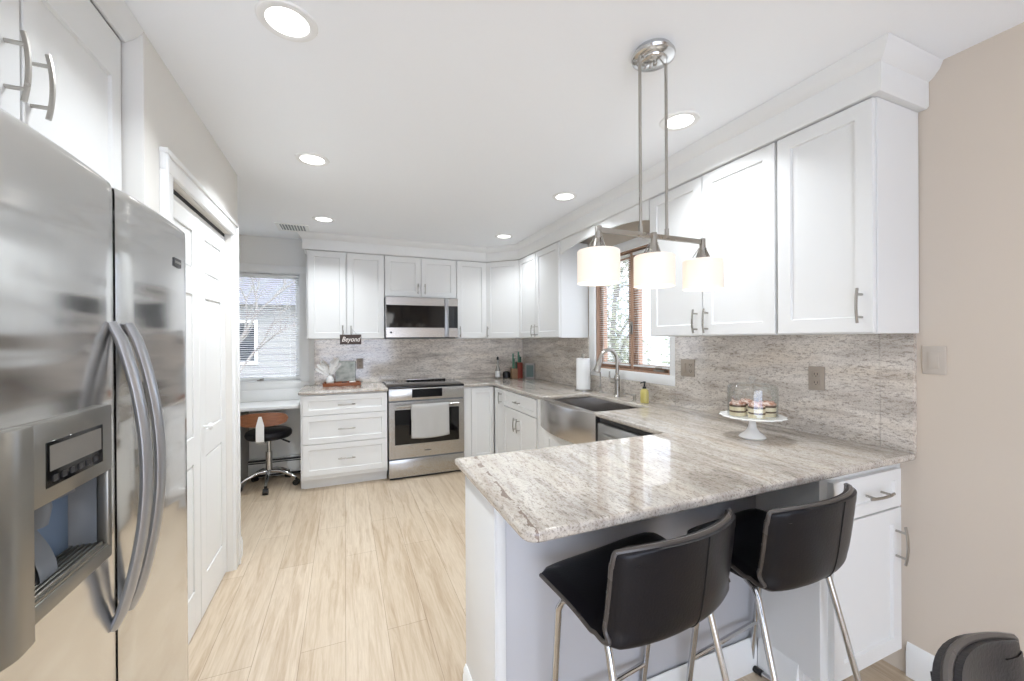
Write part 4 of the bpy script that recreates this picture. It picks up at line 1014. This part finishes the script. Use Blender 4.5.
# the sign hanging from the cabinet pulls
sx, sy, sz = .052, 4.372, 1.341
t = thing('hanging_sign', 'small dark hanging sign with white script below the cabinet pulls', 'sign', (sx, sy, sz)); f = FB(sy)
MB().box((sx-.100, -.004, sz), (sx+.100, .004, sz+.098), f, .001, 1).build('sign_board', SIGNW, t)
cu = bpy.data.curves.new('lettering', 'FONT'); cu.body = 'Beyond'; cu.size = .068; cu.shear = .35; cu.extrude = .0006; cu.align_x = 'CENTER'; cu.align_y = 'CENTER'; cu.offset = .0006
tmp = bpy.data.objects.new('tmp', cu); COL.objects.link(tmp); bpy.context.view_layer.update()
me = bpy.data.meshes.new_from_object(tmp.evaluated_get(bpy.context.evaluated_depsgraph_get())); bpy.data.objects.remove(tmp)
me.materials.clear(); me.materials.append(SIGNT)
o = bpy.data.objects.new('lettering', me); COL.objects.link(o); o.parent = t; o.location = (0, -.0045, .050); o.rotation_euler = (PI/2, 0, 0); o.scale = (.82, 1, 1)
for qa, qb in ((sx-.06, -.022), (sx+.06, .056)): MB().tube([(qa, sy, sz+.097), (qb, sy, 1.505)], .001, 6).build('hanging_cord', BLACK, t)

# outlets and switch
def outlet(name, f, u0, u1, z0, z1, M, label, gang=1, rocker=False, cat='outlet'):
    t = thing(name, label, cat, f((u0+u1)/2, 0, z0))
    MB().box((u0, 0, z0), (u1, .006, z1), f, .002).build('cover_plate', M, t)
    w_ = (u1-u0)/gang
    for g in range(gang):
        uc = u0+w_*(g+.5)
        if rocker or (gang == 2 and g == 1):
            MB().box((uc-.016, .006, (z0+z1)/2-.032), (uc+.016, .010, (z0+z1)/2+.032), f, .002).build('switch_rocker', M, t)
        else:
            for dz in (-.02, .02):
                zc = (z0+z1)/2+dz
                o = MB().box((uc-.015, .006, zc-.014), (uc+.015, .008, zc+.014), f, .003).build('receptacle', M, t)
                mb = MB(); mb.box((uc-.008, .008, zc-.004), (uc-.0055, .0085, zc+.006), f); mb.box((uc+.0055, .008, zc-.004), (uc+.008, .0085, zc+.006), f); mb.box((uc-.002, .008, zc-.011), (uc+.002, .0085, zc-.007), f); mb.build('socket_slots', BLACK, o)
    return t
fs_ = FRt(2.0995)
outlet('wall_outlet', fs_, 1.196, 1.268, 1.128, 1.242, OUTLET, 'taupe duplex outlet on the stone splash above the cake stand')
outlet('wall_outlet', fs_, 1.965, 2.080, 1.130, 1.242, OUTLET, 'taupe double-gang outlet and switch beside the sink window', 2)
outlet('wall_outlet', FB(4.7195), .115, .185, 1.07, 1.185, mat('stone_toned_outlet', srgb(172, 160, 148), .5), 'brownish outlet on the far splash between the leaning picture and range')
outlet('light_switch', FRt(2.12), .785, .855, 1.235, 1.345, OUTLETW, 'beige light switch on the painted wall past the stone splash', 1, True, 'switch')

# ================================================================== CAKE STAND
bx, by = 1.755, 1.31
t = thing('cake_stand', 'white ceramic footed cake stand on the peninsula counter', 'cake stand', (bx, by, Zc))
n_ = 64
mb = MB()
mb.lathe([(0, .003), (.052, 0), (.057, .006), (.050, .016), (.030, .030), (.018, .05), (.015, .075), (.022, .094), (.03, .098), (0, .1)], (bx, by, Zc), 40, cap=False); mb.build('pedestal', WHITE_C, t)
mb = MB(); rows = []
for r, z, sc_ in ((.0, .0975, 0), (.08, .0975, 0), (.112, .0975, .3), (.134, .101, 1), (.136, .105, 1), (.132, .107, 1), (.112, .1035, .3), (.08, .1035, 0), (.0, .1035, 0)):
    rows.append([Vector((bx+(r+sc_*.004*math.cos(16*2*PI*k/n_))*math.cos(2*PI*k/n_), by+(r+sc_*.004*math.cos(16*2*PI*k/n_))*math.sin(2*PI*k/n_), Zc+z)) for k in range(n_)])
mb.grid(rows, True); mb.build('plate', WHITE_C, t, weld=True)
t = thing('glass_dome', 'clear glass dome with knob covering the small cakes', 'glass dome', (bx, by, Zc+.104))
mb = MB(); R_ = .104
mb.lathe([(R_, .1045), (R_, .232), (R_-.003, .243), (R_-.010, .250), (.015, .256), (0, .2565)], (bx, by, Zc), 48, cap=False); mb.lathe([(R_-.003, .1045), (R_-.003, .231), (R_-.006, .240), (R_-.012, .246), (0, .2535)], (bx, by, Zc), 48, cap=False)
mb.lathe([(R_+.001, .1045), (R_+.001, .108), (R_-.004, .108), (R_-.004, .1045)], (bx, by, Zc), 48, cap=False)
mb.build('dome', DOME, t)
mb = MB(); mb.lathe([(.006, .256), (.006, .262), (.013, .269), (.015, .278), (.010, .287), (0, .289)], (bx, by, Zc), 20, cap=False); mb.build('knob', DOME, t)
labs = ['small layered cream cake nearest the sink under the glass dome', 'small layered cream cake at the front of the dome, pink topping', 'small layered cream cake nearest the wall switch under the dome', 'small layered cream cake at the back of the dome by the splash']
for i, (dx, dy) in enumerate(((-.052, .035), (-.024, -.040), (.054, -.036), (.026, .048))):
    t = thing('layer_cake', labs[i], 'cake', (bx+dx, by+dy, Zc+.1042), 'layered cakes under the dome')
    c_ = (bx+dx, by+dy, Zc+.1042); r = .034
    mb = MB(); mb.lathe([(0, 0), (r, 0), (r, .017), (0, .017)], c_, 24, cap=False); mb.lathe([(0, .0246), (r, .0246), (r, .042), (0, .042)], c_, 24, cap=False); mb.build('cream_layer', CREAM, t)
    mb = MB(); mb.lathe([(0, .0171), (r*1.01, .0171), (r*1.01, .0245), (0, .0245)], c_, 24, cap=False); mb.lathe([(0, .0421), (r*1.01, .0421), (r*1.01, .051), (0, .051)], c_, 24, cap=False); mb.build('sponge_layer', CHOC, t)
    mb = MB(); mb.lathe([(0, .0511), (r, .0511), (r*1.02, .056), (r*.8, .063), (r*.4, .066), (0, .067)], c_, 24, cap=False)
    rng = random.Random(i)
    for k in range(16):
        a = rng.uniform(0, 2*PI); q = rng.uniform(0, r*.85); mb.box((c_[0]+q*math.cos(a)-.004, c_[1]+q*math.sin(a)-.004, c_[2]+.058), (c_[0]+q*math.cos(a)+.004, c_[1]+q*math.sin(a)+.004, c_[2]+.065+rng.uniform(0, .006)), bev=.0015, seg=1)
    mb.build('topping', TOPPING, t)

# ================================================================== OUTSIDE
GRASS = mat('winter_lawn', srgb(136, 132, 116), .95)
mb = MB(); mb.box((-30, YF+.13, -.5), (40, 40, -.4)); mb.box((XR+.13, -6, -.5), (40, YF+.13, -.4)); o = mb.build('lawn', GRASS); tag(o, kind='structure')
SIDING = mat('pale_siding', srgb(196, 198, 200), .7)
def stripes(M, freq, c1, c2):
    N = M.node_tree.nodes; t_ = N.new('ShaderNodeTexCoord'); w_ = N.new('ShaderNodeTexWave'); w_.bands_direction = 'Z'; w_.inputs['Scale'].default_value = freq
    r_ = N.new('ShaderNodeValToRGB'); r_.color_ramp.elements[0].color = c1; r_.color_ramp.elements[1].color = c2; r_.color_ramp.elements[0].position = .0; r_.color_ramp.elements[1].position = .25
    link(M, t_.outputs['Object'], w_.inputs['Vector']); link(M, w_.outputs['Color'], r_.inputs[0]); link(M, r_.outputs[0], bsdf(M).inputs['Base Color'])
stripes(SIDING, 1.6, srgb(130, 130, 130), srgb(150, 149, 146))
ROOF = mat('grey_shingles', srgb(106, 106, 112), .9)
t = thing('neighbour_house', 'pale sided neighbouring house with grey roof seen through the desk window', 'house', (-3.2, 15, -.4))
MB().box((-8, 14, -.4), (2.5, 19, 2.5)).build('wall', SIDING, t)
mb = MB(); mb.prism([(13.6, 2.45), (16.5, 3.6), (19.4, 2.45)], -8.3, 2.8, f=lambda y, z, x: Vector((x, y, z))); mb.build('roof', ROOF, t)
for x0 in (-3.5, -.9):
    f = FB(14); mb = MB(); ring_panel(mb, f, x0, x0+1.1, .7, 2.0, x0+.08, x0+1.02, .78, 1.92, 0, .05); o = mb.build('window', TRIM, t)
    MB().box((x0+.08, .0, .78), (x0+1.02, .03, 1.92), f).build('window_pane', BLKGLASS, o)
# bare tree
BARK = mat('pale_bark', srgb(138, 132, 126), .9)
mb = MB()
rng = random.Random(4)
def branch(p, d_, L_, r, lv):
    q = p+d_*L_; mid = (p+q)/2+Vector((rng.uniform(-.05, .05), rng.uniform(-.05, .05), 0))*L_
    mb.tube([p, mid, q], [r, r*.85, r*.7], 6)
    if lv == 0: return
    for k in range(3):
        dd = (d_+Vector((rng.uniform(-.8, .8), rng.uniform(-.6, .6), rng.uniform(-.1, .6)))).normalized(); branch(q if k < 2 else mid, dd, L_*.68, r*.62, lv-1)
branch(Vector((-2.35, 9.5, -.4)), Vector((.12, 0, 1)).normalized(), 1.5, .06, 4)
o = mb.build('bare_tree', BARK); tag(o, 'bare pale-barked tree standing before the neighbouring house', 'tree')
# evergreen outside the sink window
LEAF = mat('evergreen_leaves', srgb(96, 112, 82), .6)
c, _ = noise_col(LEAF, 9, (1, 1, 1), [(.3, srgb(78, 92, 72)), (.55, srgb(140, 150, 120)), (.75, srgb(206, 204, 160))]); link(LEAF, c, bsdf(LEAF).inputs['Base Color'])
def bush(cx, cy, z0, z1, rx, label, n_, seed, trunk=True):
    t = thing('evergreen_shrub', label, 'shrub', (cx, cy, -.4), 'shrubs outside the sink window'); rng = random.Random(seed)
    if trunk:
        mb = MB(); mb.tube([(cx, cy, -.4), (cx+.05, cy-.05, .6), (cx-.05, cy+.1, 1.4), (cx, cy, z1-.3)], [.09, .07, .05, .02], 8)
        for k in range(7):
            a = rng.uniform(0, 6.28); z = rng.uniform(.6, z1-.6); mb.tube([(cx, cy, z), (cx+rx*.7*math.cos(a), cy+rx*.7*math.sin(a), z+.4)], [.03, .01], 6)
        mb.build('trunk', BARK, t)
    mb = MB(); cl = [(rng.uniform(-1, 1), rng.uniform(-1, 1), rng.uniform(0, 1)) for _ in range(38)]
    for _ in range(n_):
        a, b, c_ = rng.choice(cl)
        p = Vector((cx+rx*a*.75, cy+rx*b*.75, z0+(z1-z0)*c_))+Vector((rng.gauss(0, .15), rng.gauss(0, .15), rng.gauss(0, .15)))
        u = Vector((rng.gauss(0, 1), rng.gauss(0, 1), rng.gauss(0, 1))).normalized(); v = u.orthogonal().normalized(); s_ = rng.uniform(.03, .055)
        mb.add([p-u*s_, p+v*s_*.45, p+u*s_, p-v*s_*.45], [(0, 1, 2, 3)])
    mb.build('foliage', LEAF, t, recalc=False)
bush(4.3, 5.65, -.1, 3.1, .38, 'tall grey-green shrub seen through the sink window sash near the corner', 3400, 1)
bush(4.4, 4.05, -.2, 1.45, .36, 'lower leafy shrub seen under the cabinet through the sink window', 2000, 2)
FENCE = mat('white_garden_fence', srgb(226, 226, 224), .8)
t = thing('garden_fence', 'white board fence beyond the shrubs outside the sink window', 'fence', (9, 7, -.4))
mb = MB()
for k in range(60): mb.box((9, -1+k*.25, -.4), (9.03, -1+k*.25+.235, 1.5), bev=.004, seg=1)
mb.build('boards', FENCE, t)
